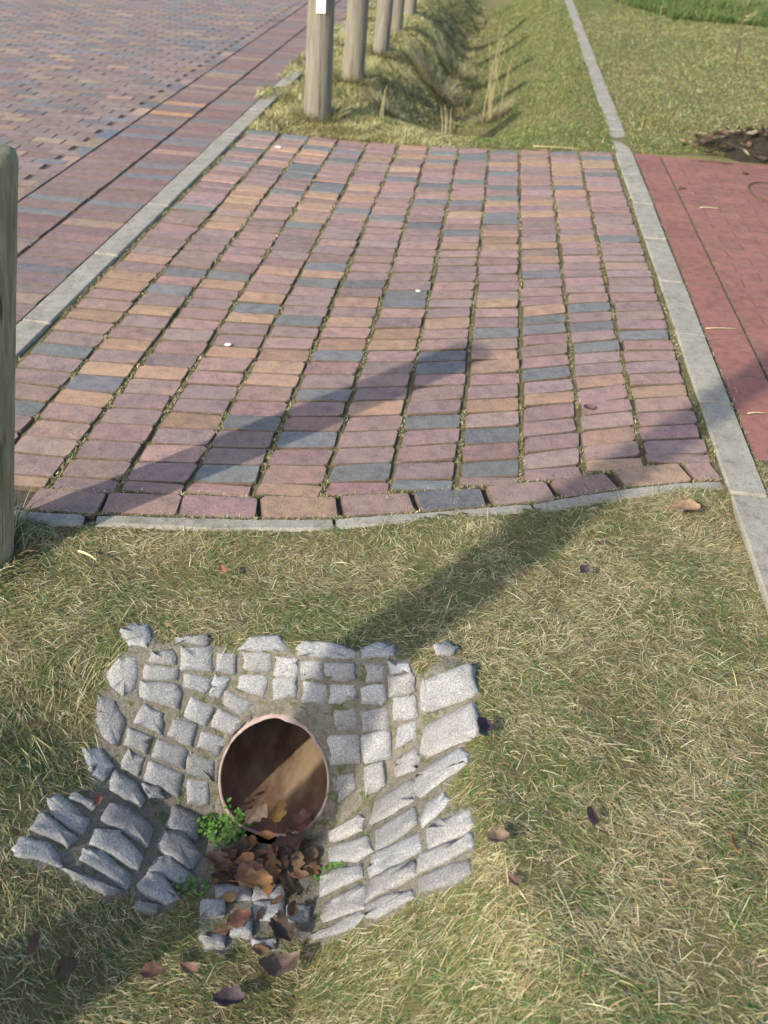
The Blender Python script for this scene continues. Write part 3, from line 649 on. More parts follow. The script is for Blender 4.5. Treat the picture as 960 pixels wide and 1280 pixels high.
def disc(name, c, nrm, rad, mat, parent, thick=.006, n=14, sq=1.0):
    z = Vector(nrm).normalized(); a = z.orthogonal().normalized(); b = z.cross(a); vs = []
    for rr_, hh in ((1.15, -.004), (1.0, thick*.6), (.75, thick), (.3, thick*.2)):
        for i in range(n):
            th = 6.2832*i/n; vs.append(Vector(c)+a*rad*rr_*math.cos(th)+b*rad*sq*rr_*math.sin(th)+z*hh)
    fs = [(k*n+i, k*n+(i+1) % n, (k+1)*n+(i+1) % n, (k+1)*n+i) for k in range(3) for i in range(n)]+[tuple(3*n+i for i in range(n))]
    return mesh_obj(name, vs, fs, mat, parent)
pA = make_post(-1.250, 2.03, 1.13, .088, (.115, 0), 'algae-stained wooden post at the left edge, front corner of the crossing', M_WOOD_G, 1)
zk = .86; ck = (.115*zk/1.13+.083*math.cos(R(-52)), .083*math.sin(R(-52)), zk)
disc('knot', ck, (math.cos(R(-52)), math.sin(R(-52)), 0), .014, M_KNOT, pA)
pB = make_post(-1.236, 6.86, 1.14, .098, (.0, 0), 'nearest of the far posts, with a small white plate', M_WOOD, 2, .90)
make_post(-1.185, 8.20, 1.14, .090, (.02, 0), 'second of the far posts, just behind the one with the white plate', M_WOOD, 3, .95)
make_post(-1.115, 9.46, 1.14, .076, (.05, 0), 'third of the far posts, counted from the crossing', M_WOOD, 4, .96)
make_post(-1.125, 10.80, 1.14, .078, (.03, 0), 'fourth of the far posts, mostly hidden behind the third', M_WOOD, 5, .95)
make_post(-1.10, 12.1, 1.14, .078, (.03, 0), 'fifth and farthest of the far posts, a sliver in shade', M_WOOD, 6, .95)
make_post(-1.158, .63, 2.75, .082, (0, 0), 'tall wooden post whose shadow falls across the cobbles and front grass', M_WOOD_G, 8, .9)
# white plate screwed to the nearest far post, facing the crossing
pb = [(-.032, .016)]; a0 = R(-80); pr_ = .0935; cx, cy = pr_*math.cos(a0), pr_*math.sin(a0); tx, ty = -math.sin(a0), math.cos(a0); nx_, ny_ = math.cos(a0), math.sin(a0)
def plate_box(name, hw, z0, z1, d0, d1, mat, parent, cx=cx, cy=cy):
    vs = [(cx+tx*s*hw+nx_*d, cy+ty*s*hw+ny_*d, z) for d in (d0, d1) for z in (z0, z1) for s in (-1, 1)]
    fs = [(0, 1, 3, 2), (4, 6, 7, 5), (0, 2, 6, 4), (1, 5, 7, 3), (2, 3, 7, 6), (0, 4, 5, 1)]
    return mesh_obj(name, vs, fs, mat, parent, smooth=False)
plate = plate_box('white_plate', .031, .775, .93, -.02, .004, M_WHITE, pB)
for zz in (.792, .913): disc('screw', (cx+nx_*.004, cy+ny_*.004, zz), (nx_, ny_, 0), .004, M_KNOT, plate, .002, 8)

# ------------------------------------------------------------------ grass
def blades(name, x, y, ang, L, W, phi0, phi1, C, nseg=3, zf=top_z, label=None, cat=None):
    n = len(x); t = np.linspace(0, 1, nseg+1); P = []
    dx, dy = np.cos(ang), np.sin(ang); r = np.zeros(n); h = np.zeros(n)
    wx, wy = -dy, dx
    tw = RNG.normal(0, .5, n)
    for k in range(nseg+1):
        if k:
            ph = phi0+(phi1-phi0)*(k-.5)/nseg; r = r+L/nseg*np.sin(ph); h = h+L/nseg*np.cos(ph)
        cx_, cy_ = x+dx*r, y+dy*r; z = zf(cx_, cy_)
        if k == 0: zb = z
        z0 = np.clip(z, zb-.7*r, zb+1.0*r)
        zz = z0+np.maximum(h, .0015)
        wk = W*(1-.85*t[k]**1.5)
        P.append(np.stack([cx_-wx*wk, cy_-wy*wk, zz-tw*wk*.6], 1)); P.append(np.stack([cx_+wx*wk, cy_+wy*wk, zz+tw*wk*.6], 1))
    V = np.stack(P, 1).reshape(-1, 3); m = 2*(nseg+1); b = np.arange(n)*m
    F = np.concatenate([np.stack([b+2*k, b+2*k+1, b+2*k+3, b+2*k+2], 1) for k in range(nseg)])
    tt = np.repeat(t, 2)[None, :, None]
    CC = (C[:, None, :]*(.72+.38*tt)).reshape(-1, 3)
    o = link(bpy.data.objects.new(name, fast_mesh(name, V, F, M_BLADE, CC))); tag(o, label, cat, kind='stuff'); return o
STRAW, PALE, OLIVE, GREEN, BROWN, OCHRE = (np.array(c) for c in ((.44, .375, .20), (.62, .56, .36), (.215, .22, .078), (.10, .175, .05), (.19, .135, .085), (.36, .285, .14)))
def pick(wts):                                   # wts (n,k) -> colours
    wts = wts/wts.sum(1, keepdims=True); cum = wts.cumsum(1); u = RNG.random(len(wts))[:, None]
    i = (u > cum).sum(1).clip(0, 5); C = np.stack([STRAW, PALE, OLIVE, GREEN, BROWN, OCHRE])[i]
    return C*RNG.normal(1, .16, (len(C), 1)).clip(.5, 1.6)*RNG.normal(1, .05, (len(C), 3))
def swirl(x, y, s=.22, o=2): return 6.283*(vnoise(x, y, s, o)*1.6+vnoise(x, y, s*.4, o+3)*.5)
def front_mask(x, y):
    ok = (y < kerb_y(x)-.010) & (x < .868) & (x > -1.6)
    ok |= (x > .985) & (y < 2.94) & (y > 2.72) | (x > .985) & (y < 2.57)
    st = sample(on_stone_r, x, y); ap = in_apron(x, y)
    pipeh = (np.abs(x-PIPE_X) < .145) & (y > 1.60) & (y < 1.85)
    u = RNG.random(len(x))
    ok &= ~st | (u < np.where(y < 1.50, .10, .012)); ok &= ~(ap & ~st) | (u < .05+.22*sstep(.5, .75, vnoise(x, y, .10, 44))); ok &= ~pipeh
    return ok
def front_layer(name, n, Lr, Wr, p0, p1, greenbias, label):
    x = RNG.uniform(-1.35, 1.35, n); y = RNG.uniform(.72, 2.95, n)
    ok = front_mask(x, y) & (x > -.85-.35*(y-.7)-.25) & (x < .62+.2*(y-.9)+.25); x, y = x[ok], y[ok]; n = len(x)
    dens = .18+.82*sstep(.25, .52, vnoise(x, y, .09, 9)*.6+vnoise(x, y, .03, 19)*.4); ok = RNG.random(n) < dens; x, y = x[ok], y[ok]; n = len(x)
    L = RNG.uniform(*Lr, n)*(.75+.5*vnoise(x, y, .3, 12)); W = RNG.uniform(*Wr, n)
    ap = wide_r; near = sample(wide_r, x, y) & in_apron(x, y); L = np.where(near, L*.45, L)
    kb = np.abs(y-kerb_y(x)) < .04; L = np.where(kb, L*.7, L)
    a = np.where(RNG.random(n) < .55, np.where(RNG.random(n) < .5, 0, np.pi)+RNG.normal(0, .55, n)+.8*(vnoise(x, y, .3, 2)-.5), swirl(x, y)+RNG.normal(0, 1.2, n))
    low = sstep(-.05, -.22, ground_z(x, y))
    g = sstep(.40, .68, vnoise(x, y, .21, 6)*.6+vnoise(x, y, .07, 7)*.4)*1.3+.35*low+greenbias
    br = sstep(.55, .8, vnoise(x, y, .16, 8))
    wts = np.stack([1.0+0*g, .75+0*g, .5+.9*g, .15+1.3*g, .2+.6*br, .35+.5*br], 1)
    C = pick(wts)
    return blades(name, x, y, a, L, W, RNG.uniform(*p0, n), RNG.uniform(*p1, n), C, label=label, cat='grass')
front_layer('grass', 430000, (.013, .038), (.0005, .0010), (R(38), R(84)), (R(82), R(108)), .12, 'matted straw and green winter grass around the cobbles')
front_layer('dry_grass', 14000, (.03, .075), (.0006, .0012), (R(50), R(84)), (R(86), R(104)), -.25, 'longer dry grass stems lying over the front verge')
# far verge, ditch and lawn
def far_layer(name, n, xr, yr, keep, Lr, Wr, gfun, label, p0=(R(10), R(60)), p1=(R(50), R(105)), cat='grass', nseg=2, lshort=.6, shade=(1.12, 1.18, 1.0)):
    y = yr[0]+(yr[1]-yr[0])*RNG.random(n)**1.35; x = RNG.uniform(xr[0], xr[1], n); ok = keep(x, y); x, y = x[ok], y[ok]; n = len(x)
    L = RNG.uniform(*Lr, n)*(.6+.8*vnoise(x, y, .35, 14)); W = RNG.uniform(*Wr, n)*(1+.10*(y-6)); a = np.where((x > -.35), RNG.uniform(0, 6.283, n), swirl(x, y, .35)+RNG.normal(0, 1.1, n)); L = np.where(x > -.3, L*lshort, L)
    g = gfun(x, y); br = sstep(.5, .8, vnoise(x, y, .3, 15))
    wts = np.stack([.9*(1.25-g), .45*(1.2-g), .5+.9*g, .1+1.3*g, .2+.6*br*(1.2-g), .3+.4*br], 1)
    return blades(name, x, y, a, L, W, RNG.uniform(*p0, n), RNG.uniform(*p1, n), pick(wts)*shade, nseg, label=label, cat=cat)
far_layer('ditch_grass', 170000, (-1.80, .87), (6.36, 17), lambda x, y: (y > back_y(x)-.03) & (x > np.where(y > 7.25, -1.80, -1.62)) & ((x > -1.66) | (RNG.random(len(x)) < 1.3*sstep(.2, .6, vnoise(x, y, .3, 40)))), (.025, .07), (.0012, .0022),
          lambda x, y: np.clip(.15+1.35*sstep(-.4, .1, x)*(.5+vnoise(x, y, .5, 16))-.4*sstep(7.3, 6.5, y)+.5*(vnoise(x, y, .4, 17)-.4), 0, 1), 'rough grass of the ditch beyond the brick crossing')
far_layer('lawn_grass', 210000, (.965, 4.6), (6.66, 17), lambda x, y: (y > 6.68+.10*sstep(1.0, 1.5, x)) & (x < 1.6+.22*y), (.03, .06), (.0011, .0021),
          lambda x, y: np.clip(.66+.45*(vnoise(x, y, .6, 18)-.5)+.5*sstep(13.2, 14, y)+.25*sstep(7.6, 6.8, y), 0, 1), 'short mown lawn beyond the red path')
far_layer('tall_grass_edge', 14000, (1.6, 5.2), (13.4, 15.6), lambda x, y: x > 1.9+.3*np.sin(y*2), (.05, .13), (.003, .005), lambda x, y: 1.15+0*x, 'taller dark green growth along the far edge of the lawn', (R(0), R(30)), (R(15), R(60)), lshort=1.0, shade=(.6, .75, .6))
# longer tufts at the feet of posts and along kerbs
def ring_tuft(px, py, rad, n, Lr, g, name, label):
    th = RNG.uniform(0, 6.283, n); rr_ = rad+np.abs(RNG.normal(0, .035, n)); x, y = px+rr_*np.cos(th), py+rr_*np.sin(th)
    wts = np.stack([1+0*x, .6+0*x, .5+g+0*x, .2+g+0*x, .2+0*x, .5+0*x], 1)
    return blades(name, x, y, th+RNG.normal(0, .7, n), RNG.uniform(*Lr, n), RNG.uniform(.001, .0022, n), RNG.uniform(R(5), R(45), n), RNG.uniform(R(50), R(110), n), pick(wts), label=label, cat='grass')
ring_tuft(-1.25, 2.03, .085, 600, (.03, .09), .6, 'grass_tuft', 'long green tuft round the foot of the left post')
for i, (px, py, lab) in enumerate(((-1.236, 6.86, 'tuft round the foot of the post with the white plate'), (-1.185, 8.2, 'tuft round the foot of the second far post'), (-1.115, 9.46, 'tuft round the foot of the third far post'))):
    ring_tuft(px, py, .10, 900, (.07, .20), .5, 'grass_tuft', lab)
# moss and straw growing in the joints of the crossing
jx, jy, jl = [], [], []
for i in range(13):
    xj = X0+.2*i; n = 3200; yy = RNG.uniform(2.35, 6.6, n); keep = vnoise(yy, np.full(n, i*3.7), .10, 20) > (.45 if 0 < i < 12 else .42)
    yy = yy[keep]; sp = .0050 if 0 < i < 12 else .011
    jx.append(xj+(.045 if i == 12 else -.035 if i == 0 else 0)+RNG.normal(0, sp, len(yy))); jy.append(yy)
n = 2600; xa = RNG.uniform(-1.2, .85, n); jx.append(xa); jy.append(kerb_y(xa)+.026+np.abs(RNG.normal(0, .008, n)))
n = 1500; xa = RNG.uniform(-1.2, .85, n); jx.append(xa); jy.append(kerb_y(xa)+.138+RNG.normal(0, .006, n))
n = 1500; jx.append(np.full(n, .987)+RNG.normal(0, .008, n)); jy.append(2.7+3.9*RNG.random(n)**2.5)
jx = np.concatenate(jx); jy = np.concatenate(jy); ok = (jy > kerb_y(jx)+.02) & (jy < back_y(jx)+.03) | (jx > .95); jx, jy = jx[ok], jy[ok]; n = len(jx)
gm = vnoise(jx, jy, .18, 21); wts = np.stack([.8+0*gm, .6+0*gm, .8+gm, .2+.8*gm, .25+0*gm, .7+0*gm], 1)
edge = (jx > .79) | (jx < -1.58)
blades('joint_moss', jx, jy, RNG.uniform(0, 6.283, n), RNG.uniform(.006, .016, n)*np.where(edge, 1.2, 1), RNG.uniform(.0008, .0018, n), RNG.uniform(0, R(60), n), RNG.uniform(R(60), R(110), n), pick(wts), 2, zf=lambda x, y: np.full(len(x), -.006), label='moss and straw growing in the joints of the brick crossing', cat='moss')
# ------------------------------------------------------------------ fallen leaves
def leaf_mesh(seed, kind, size, curl, fold):
    r = random.Random(seed); nu, nv = 12, 4; vs, fs = [], []
    tw = r.uniform(-.5, .5); wob = [r.uniform(0, 6.28) for _ in range(4)]
    for i in range(nu+1):
        t = i/nu
        if kind == 'oval': hw = .34*math.sin(math.pi*min(1, t*.93+.035))**.8*(1-.25*t)
        elif kind == 'lobed': hw = (.40*math.sin(math.pi*min(1, t*.93+.035))**.6)*(.62+.38*abs(math.cos(t*math.pi*2.6+.3)))
        else: hw = .20*math.sin(math.pi*min(1, t*.95+.02))**.7
        for j in range(-nv, nv+1):
            q = j/nv; edge = 1+.10*math.sin(9*t+wob[0]+q*2)+(.08*math.sin(23*t+wob[1]) if abs(q) == 1 else 0)
            x = (t-.5); y = hw*q*edge
            z = curl*(4*(t-.5)**2)*.30+fold*abs(q)*hw*1.1+.05*math.sin(5*t+wob[2]+2.5*q)*abs(q)+tw*(t-.5)*y*1.1
            vs.append((x*size, y*size, z*size+.001))
    w_ = 2*nv+1
    for i in range(nu):
        for j in range(2*nv): a = i*w_+j; fs.append((a, a+1, a+w_+1, a+w_))
    # stalk
    b = len(vs); 
    for k in range(4):
        t = -.5-.09*k; s_ = .012*size
        vs += [(t*size, -s_, .002+k*.004*size), (t*size, s_, .002+k*.004*size), (t*size, 0, .002+s_*1.6+k*.004*size)]
    for k in range(3):
        a = b+3*k; fs += [(a, a+1, a+4, a+3), (a+1, a+2, a+5, a+4), (a+2, a, a+3, a+5)]
    me = bpy.data.meshes.new('dead_leaf'); me.from_pydata(vs, [], fs); me.update(); me.polygons.foreach_set('use_smooth', [True]*len(me.polygons)); me.materials.append(M_LEAF)
    return me
LB, LD, LT, LO, LP, LR = (.115, .072, .044), (.06, .038, .027), (.30, .18, .085), (.42, .20, .06), (.060, .038, .050), (.14, .075, .045)
def leaf(label, x, y, z, rz, size, kind, c, curl=.5, fold=.3, tilt=(0, 0), group=None):
    o = bpy.data.objects.new('dead_leaf', leaf_mesh(int(abs(x*7919+y*104729)*10), kind, size*(.95 if y > 6 else .62), curl, fold)); o.location = (x, y, z-(.016 if z < -.3 else 0))
    n = surf_normal(x, y) if z < -.05 else Vector((0, 0, 1)); q = Vector((0, 0, 1)).rotation_difference(n)
    o.rotation_mode = 'QUATERNION'
    e = Matrix.Rotation(rz, 3, 'Z') @ Matrix.Rotation(tilt[0], 3, 'X') @ Matrix.Rotation(tilt[1], 3, 'Y')
    o.rotation_quaternion = q @ e.to_quaternion(); o.color = (*jc(c, .08), 1); link(o)
    tag(o, label, 'leaf', group or 'fallen dead leaves')
leaf('broad tan lobed leaf lying on the cobbled floor below the pipe', -.358, 1.527, -.372, .25, .125, 'lobed', (.235, .135, .060), .15, .12)
leaf('smooth red-brown oval leaf on the floor below the tan one', -.372, 1.430, -.362, .75, .098, 'oval', (.15, .075, .05), .25, .2, (.3, .1))
leaf('dark brown crumpled leaf at the lower right of the cobbled floor', -.272, 1.412, -.358, 2.4, .115, 'lobed', LD, .5, .6)
leaf('small dark leaf standing just above the crumpled one', -.262, 1.465, -.360, 1.4, .07, 'oval', LB, .4, .5, (.5, .1))
leaf('big curled grey-brown leaf below the cobbles with an upturned tip', -.258, 1.322, -.328, .45, .14, 'oval', (.10, .068, .05), .9, .35)
leaf('blackish purple leaf in the grass at the bottom', -.343, 1.243, -.326, .2, .10, 'lobed', (.05, .036, .04), .4, .5)
leaf('brown leaf in the shaded grass at the bottom left', -.664, 1.203, -.262, 1.0, .10, 'oval', LB, .3, .4, (.3, .2))
leaf('reddish leaf near the left border above the bottom corner', -.730, 1.212, -.222, 1.5, .085, 'long', LR, .4, .4, (.2, .1))
leaf('small brown leaf in the grass below the floor stones', -.440, 1.285, -.318, 2.8, .075, 'oval', (.16, .095, .06), .4, .3)
leaf('dull brown leaf in the bottom grass left of the blackish one', -.505, 1.262, -.31, .4, .09, 'oval', (.13, .075, .05), .3, .3)
leaf('pale tan leaf standing in the pipe mouth', -.398, 1.690, -.358, 1.2, .105, 'lobed', (.40, .27, .17), .3, .4, (.75, -.55))
leaf('bright orange-brown leaf in the pipe mouth', -.348, 1.698, -.352, 2.0, .098, 'lobed', (.42, .225, .075), .3, .3, (.55, -.75))
leaf('small orange leaf below the two in the pipe mouth', -.362, 1.655, -.392, .1, .06, 'oval', (.36, .16, .06), .3, .3, (.2, .1))
leaf('dark red leaf at the lower right of the pipe mouth', -.288, 1.70, -.385, .6, .10, 'lobed', (.09, .035, .028), .6, .4, (-.4, .1))
pile = [(-.440, 1.585), (-.405, 1.560), (-.368, 1.632), (-.300, 1.640), (-.252, 1.655), (-.266, 1.600), (-.328, 1.590), (-.398, 1.610), (-.350, 1.612), (-.285, 1.570), (-.44, 1.62), (-.31, 1.665),
        (-.42, 1.645), (-.37, 1.60), (-.275, 1.63), (-.34, 1.645), (-.245, 1.625), (-.46, 1.60), (-.38, 1.575), (-.31, 1.61), (-.40, 1.665), (-.28, 1.685), (-.33, 1.555), (-.435, 1.555)]
for i, (x, y) in enumerate(pile):
    y -= .022
    leaf('curled brown leaf in the heap just below the pipe mouth', x, y, float(ground_z(x, y))+.024+.005*(i % 4), random.uniform(0, 6.28), random.uniform(.06, .125), random.choice(('oval', 'lobed', 'lobed', 'long')),
         random.choice((LD, LD, LB, LR, (.085, .045, .032), (.16, .085, .045), (.20, .10, .045))), random.uniform(.05, .5), random.uniform(.05, .4), (random.gauss(0, .18), random.gauss(0, .16)), 'leaf heap below the pipe mouth')
for i, (x, y) in enumerate(((-.30, 1.50), (-.41, 1.485), (-.255, 1.53), (-.45, 1.53), (-.33, 1.455), (-.285, 1.46), (-.40, 1.40), (-.31, 1.37), (-.235, 1.50))):
    leaf('small brown leaf fragment trailing down the channel below the leaf heap', x, y, float(ground_z(x, y))+.030, random.uniform(0, 6.28), random.uniform(.04, .075), random.choice(('oval', 'lobed', 'long')),
         random.choice((LD, LB, (.14, .085, .05), (.19, .11, .055))), random.uniform(.05, .4), random.uniform(.05, .3), (random.gauss(0, .12), random.gauss(0, .12)), 'leaf scraps in the channel')
leaf('brown leaf in the right-hand grass level with the lower cobbles', .341, 1.498, .000, 1.3, .085, 'oval', (.13, .07, .05), .5, .5, (.6, .3))
leaf('orange-brown leaf standing upright near the right border', .620, 1.482, .008, 1.5, .085, 'long', (.26, .12, .05), .4, .6, (1.0, .2))
leaf('pale brown crumpled leaf just below the edging, near the right kerb', .702, 2.613, .002, .1, .15, 'lobed', (.27, .175, .10), .3, .45)
leaf('dark purple leaf against the big right-hand cobble', .112, 1.690, -.010, 1.1, .095, 'lobed', (.06, .04, .045), .7, .6, (.5, .3))
leaf('purplish leaf in the grass between pale leaf and shadow', .375, 2.264, .004, .9, .07, 'oval', (.10, .065, .075), .5, .5, (.4, .2))
leaf('small brown leaf in the grass above the purplish one', .428, 2.392, .002, 2.0, .055, 'oval', (.20, .10, .06), .5, .5, (.3, .2))
leaf('brown crumpled leaf in the grass right of the cobbles', .157, 1.425, -.008, .3, .075, 'lobed', (.16, .105, .07), .5, .6)
leaf('darker broken leaf just below the one right of the cobbles', .19, 1.355, -.025, 2.3, .05, 'oval', (.13, .07, .05), .5, .5)
leaf('rusty scrap of leaf in the grass above the cobbles', -.587, 2.075, .004, 2.2, .05, 'oval', (.30, .12, .06), .4, .3)
leaf('dark little leaf caught between two bricks on the right', .446, 3.147, .006, .3, .075, 'oval', (.09, .055, .05), .7, .6, (.2, .1))
leaf('red-brown leaf on a bottom cobble at the left rim', -.735, 1.55, float(ground_z(-.735, 1.55))+.03, 1.3, .045, 'oval', (.20, .07, .05), .4, .4)

# ------------------------------------------------------------------ weeds, stalks, litter
def weed(name, label, x, y, n, spread, size, cols, hmax, seed):
    r = random.Random(seed); z = float(ground_z(x, y)); t = tag(empty(name, (x, y, z)), label, 'plant'); vs, fs, sv, sf = [], [], [], []
    for k in range(n):
        a = r.uniform(0, 6.28); d = spread*math.sqrt(r.random()); px, py = d*math.cos(a), d*math.sin(a)*.7; h = r.uniform(.25, 1)*hmax*(1-.4*d/spread)
        pz = float(ground_z(x+px, y+py))-z; pz = min(max(pz, -.05), .06)
        b = len(sv); sv += [(px*.6-.001, py*.6, pz*.6), (px*.6+.001, py*.6, pz*.6), (px, py, pz+h)]; sf.append((b, b+1, b+2))
        az = r.uniform(0, 6.28); L = size*r.uniform(.6, 1.2); ca, sa = math.cos(az), math.sin(az); up_ = r.uniform(-.2, .5)
        b = len(vs)
        for u, wv in ((0, 0), (.3, .28), (.3, -.28), (.65, .33), (.65, -.33), (1, 0)):
            vs.append((px+L*(u*ca-wv*sa), py+L*(u*sa+wv*ca), pz+h+L*u*up_-abs(wv)*L*.25))
        fs += [(b, b+1, b+2), (b+1, b+3, b+4, b+2), (b+3, b+5, b+4)]
    mesh_obj('foliage', vs, fs, cols, t); mesh_obj('stems', sv, sf, cols, t, smooth=False)
    return t
M_WEED = noise_mat('weed_green', [(.3, (.045, .11, .02)), (.55, (.09, .19, .035)), (.8, (.17, .26, .06))], 60, (.3, .002, 90), .55)
M_CLOVER = noise_mat('clover_green', [(.3, (.04, .10, .03)), (.7, (.10, .19, .05))], 50, (.3, .002, 90), .55)
weed('weed_plant', 'bright green weed at the left foot of the pipe mouth', -.470, 1.672, 150, .062, .013, M_WEED, .045, 1)
weed('weed_plant', 'small green weed right of the leaf heap', -.195, 1.575, 46, .035, .010, M_WEED, .03, 2)
weed('weed_plant', 'low green weed between the left cobbles and the leaf heap', -.505, 1.50, 60, .045, .009, M_CLOVER, .03, 3)
def stalks(name, label, x, y, n, hr, spread, seed, cat='plant', rad=.004, cmat=None, lean=.12):
    r = random.Random(seed); z = float(ground_z(x, y)); t = tag(empty(name, (x, y, z)), label, cat)
    for k in range(n):
        bx, by = r.gauss(0, spread), r.gauss(0, spread); h = r.uniform(*hr); lx, ly = r.gauss(0, lean)*h, r.gauss(0, lean)*h; vs, fs = [], []
        for q in range(5):
            u = q/4; rr_ = rad*(1-.7*u)
            for i in range(5): th = 6.283*i/5; vs.append((bx+lx*u*u+rr_*math.cos(th), by+ly*u*u+rr_*math.sin(th), h*u-.02))
        for q in range(4):
            for i in range(5): j = (i+1) % 5; fs.append((q*5+i, q*5+j, q*5+5+j, q*5+5+i))
        mesh_obj('stalk', vs, fs, cmat or M_STRAW, t)
    return t
M_STRAW = noise_mat('dry_stalk', [(.3, (.40, .33, .17)), (.7, (.56, .48, .27))], 40)
stalks('dry_stalks', 'tall pale dry stalks on the right bank of the ditch', -.02, 8.9, 8, (.55, .95), .045, 5, lean=.08)
stalks('dry_stalks', 'short pale stalks in the middle of the ditch', -.36, 8.25, 6, (.25, .42), .05, 6, rad=.007, lean=.08)
stalks('dry_stalks', 'single dry stalk on the left bank near the first far post', -.80, 7.05, 3, (.22, .3), .03, 7)
stalks('dry_stalks', 'leaning dry stalk on the upper right bank of the ditch', .18, 10.0, 3, (.3, .5), .06, 9, lean=.5)
ring_tuft(-.60, 9.7, .10, 900, (.15, .35), 0, 'dry_grass_tuft', 'arching straw tussock on the left bank of the ditch')
ring_tuft(-.02, 8.9, .05, 500, (.10, .25), 0, 'dry_grass_tuft', 'straw tuft at the foot of the tall dry stalks')
ring_tuft(-.80, 7.6, .12, 700, (.08, .20), 0, 'dry_grass_tuft', 'ochre tussock below the second far post')
ring_tuft(-.45, 10.8, .10, 600, (.12, .28), .2, 'dry_grass_tuft', 'small tussock farther along the ditch')
# sapling on the lawn
def sapling(x, y):
    t = stalks('young_sapling', 'thin bare sapling standing on the lawn near the right border', x, y, 1, (.62, .64), .001, 12, 'plant', .010, M_TWIG, .02)
    r = random.Random(5)
    for k in range(11):
        z0 = r.uniform(.18, .6); a = r.uniform(0, 6.28); L = r.uniform(.12, .26); vs, fs = [], []
        for q in range(4):
            u = q/3; rr_ = .0045*(1-.7*u)
            for i in range(4): th = 1.571*i; vs.append((L*u*math.cos(a)+rr_*math.cos(th), L*u*math.sin(a)+rr_*math.sin(th), z0+L*.7*u**1.3+rr_*math.sin(th)))
        for q in range(3):
            for i in range(4): j = (i+1) % 4; fs.append((q*4+i, q*4+j, q*4+4+j, q*4+4+i))
        mesh_obj('twig', vs, fs, M_STRAW if k % 2 else M_TWIG, t)
sapling(2.47, 10.74)
# heap of garden litter at the edge of the red path
heap = tag(empty('mulch_heap', (2.10, 7.02, -.02)), 'dark heap of soil, twigs and dead leaves at the far end of the red path', 'heap')
vs, fs = [], []; n1, n2 = 36, 10
M_MULCH = noise_mat('dark_mulch', [(.3, (.018, .014, .010)), (.6, (.05, .04, .025)), (.8, (.12, .095, .05))], 35, (1, .02, 70))
for q in range(n2+1):
    for i in range(n1):
        th = 6.283*i/n1; u = q/n2; px, py = .72*u*math.cos(th), .34*u*math.sin(th); px *= 1+.2*math.sin(3*th+1); py *= 1+.2*math.sin(2*th)
        vs.append((px, py, .17*(1-u**1.4)*(1+.1*math.sin(5*th))+.05*(float(vnoise(px, py, .07, 30))-.5)*(1-u*.5)))
for q in range(n2):
    for i in range(n1): j = (i+1) % n1; fs.append((q*n1+i, q*n1+j, q*n1+n1+j, q*n1+n1+i))
mesh_obj('soil_mound', vs, fs, M_MULCH, heap)
lm = [leaf_mesh(70+k, 'oval', .07, .5, .4) for k in range(3)]
for k in range(130):
    th = random.uniform(0, 6.28); u = math.sqrt(random.random())*.98; px, py = .78*u*math.cos(th), .36*u*math.sin(th)
    o = bpy.data.objects.new('leaf_scrap', lm[k % 3]); o.location = (px, py, .17*(1-u**1.4)+.028)
    o.rotation_euler = (random.gauss(0, .5), random.gauss(0, .5), random.uniform(0, 6.28)); o.color = (*jc(random.choice((LB, LD, LD, LD, LB, (.30, .25, .15), (.08, .06, .035)))), 1); o.scale = (random.uniform(.6, 1.5),)*3; link(o, heap)
def stick(name, p, q, rad, mat, parent=None, label=None, cat=None, bend=.003):
    p, q = Vector(p), Vector(q); d = (q-p); n = d.normalized(); a = n.orthogonal().normalized(); b = n.cross(a); vs, fs = [], []
    for k in range(6):
        u = k/5; c = d*u+a*bend*math.sin(u*3.1)+b*bend*.5*math.sin(u*5)
        for i in range(6): th = 6.283*i/6; vs.append(c+(a*math.cos(th)+b*math.sin(th))*rad*(1-.4*u))
    for k in range(5):
        for i in range(6): j = (i+1) % 6; fs.append((k*6+i, k*6+j, k*6+6+j, k*6+6+i))
    fs += [tuple(range(5, -1, -1)), tuple(range(30, 36))]
    o = mesh_obj(name, vs, fs, mat, parent, p); tag(o, label, cat); return o
for k in range(45):
    th = random.uniform(0, 6.28); u = random.random(); px, py = .75*u*math.cos(th), .34*u*math.sin(th); a = random.uniform(0, 6.28); L = random.uniform(.08, .3)
    z = .17*(1-u**1.4)+.03; stick('twig', (px, py, z), (px+L*math.cos(a), py+L*.6*math.sin(a), z+random.uniform(-.03, .06)), .004, M_TWIG, heap)
stick('dry_straw', (.30, 6.585, .012), (.62, 6.63, .012), .004, M_STRAW, None, 'long pale straw lying along the far end of the crossing', 'straw')
stick('dry_straw', (-.985, 2.072, .008), (-.925, 2.045, .010), .004, M_STRAW, None, 'short white straw in the grass beside the left post', 'straw', .003)
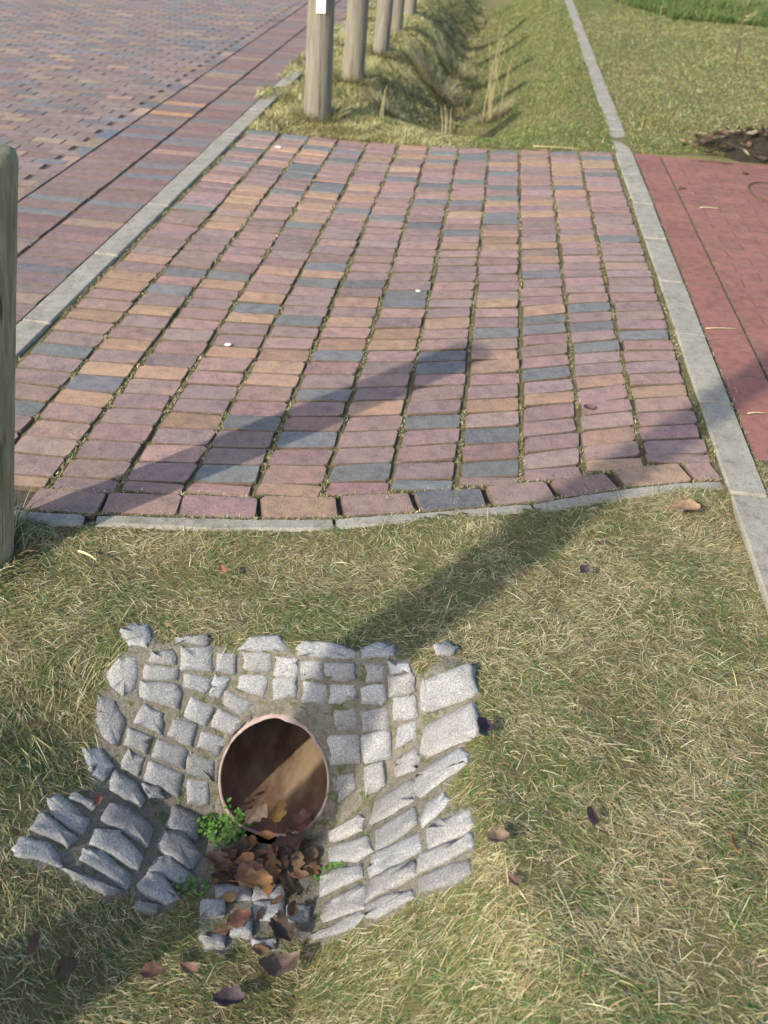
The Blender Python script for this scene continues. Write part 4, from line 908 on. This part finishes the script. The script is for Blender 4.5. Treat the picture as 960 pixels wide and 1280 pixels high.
stick('dry_straw', (1.02, 3.245, .006), (1.09, 3.262, .006), .0025, M_STRAW, None, 'pale straw at the lower left of the red path', 'straw')
stick('dry_straw', (.99, 3.94, .006), (1.13, 3.97, .006), .0025, M_STRAW, None, 'longer pale straw across the border course of the red path', 'straw')
stick('dry_straw', (1.24, 5.60, .006), (1.36, 5.62, .006), .003, M_STRAW, None, 'pale straw in the middle of the red path', 'straw')
stick('dry_twig', (1.40, 6.62, .012), (1.62, 6.60, .015), .006, M_TWIG, None, 'dark twig on the red path below the mulch heap', 'twig')
stick('dry_twig', (1.17, 5.93, .008), (1.215, 5.95, .008), .008, M_TWIG, None, 'dark bit of bark on the border joint of the red path', 'twig')
# wire loop on the red path
vs, fs = [], []
for k in range(33):
    th = R(60+250*k/32); c = Vector((.17*math.cos(th), .22*math.sin(th), .008+.004*math.sin(3*th)))
    for i in range(5): a = 6.283*i/5; vs.append(c+Vector((math.cos(th)*math.cos(a), math.sin(th)*math.cos(a), math.sin(a)))*.0045)
for k in range(32):
    for i in range(5): j = (i+1) % 5; fs.append((k*5+i, k*5+j, k*5+5+j, k*5+5+i))
tag(mesh_obj('wire_loop', vs, fs, M_TWIG, None, (1.78, 6.03, 0)), 'thin dark loop of wire lying on the red path', 'wire')
def pebble(label, x, y, z, s, mat=M_WHITE):
    bm = bmesh.new(); bmesh.ops.create_icosphere(bm, subdivisions=2, radius=s); r = random.Random(int(x*999))
    for v in bm.verts: v.co = Vector((v.co.x*1.3, v.co.y, v.co.z*.4))*r.uniform(.85, 1.15)
    me = bpy.data.meshes.new('pebble'); bm.to_mesh(me); bm.free(); me.materials.append(mat)
    o = bpy.data.objects.new('pebble', me); o.location = (x, y, z+s*.3); link(o); tag(o, label, 'pebble', 'pebbles and flecks on the paving')
pebble('white fleck near the far left corner of the crossing', -1.333, 6.033, .002, .016)
pebble('white pebble on a brick in the left half of the crossing', -.918, 3.328, .002, .010)
pebble('tiny white pebble beside the large blue-grey bricks', -.245, 4.02, .002, .009)
pebble('dark pebble on the red path below the mulch heap', 1.668, 6.408, .001, .016, M_MULCH)
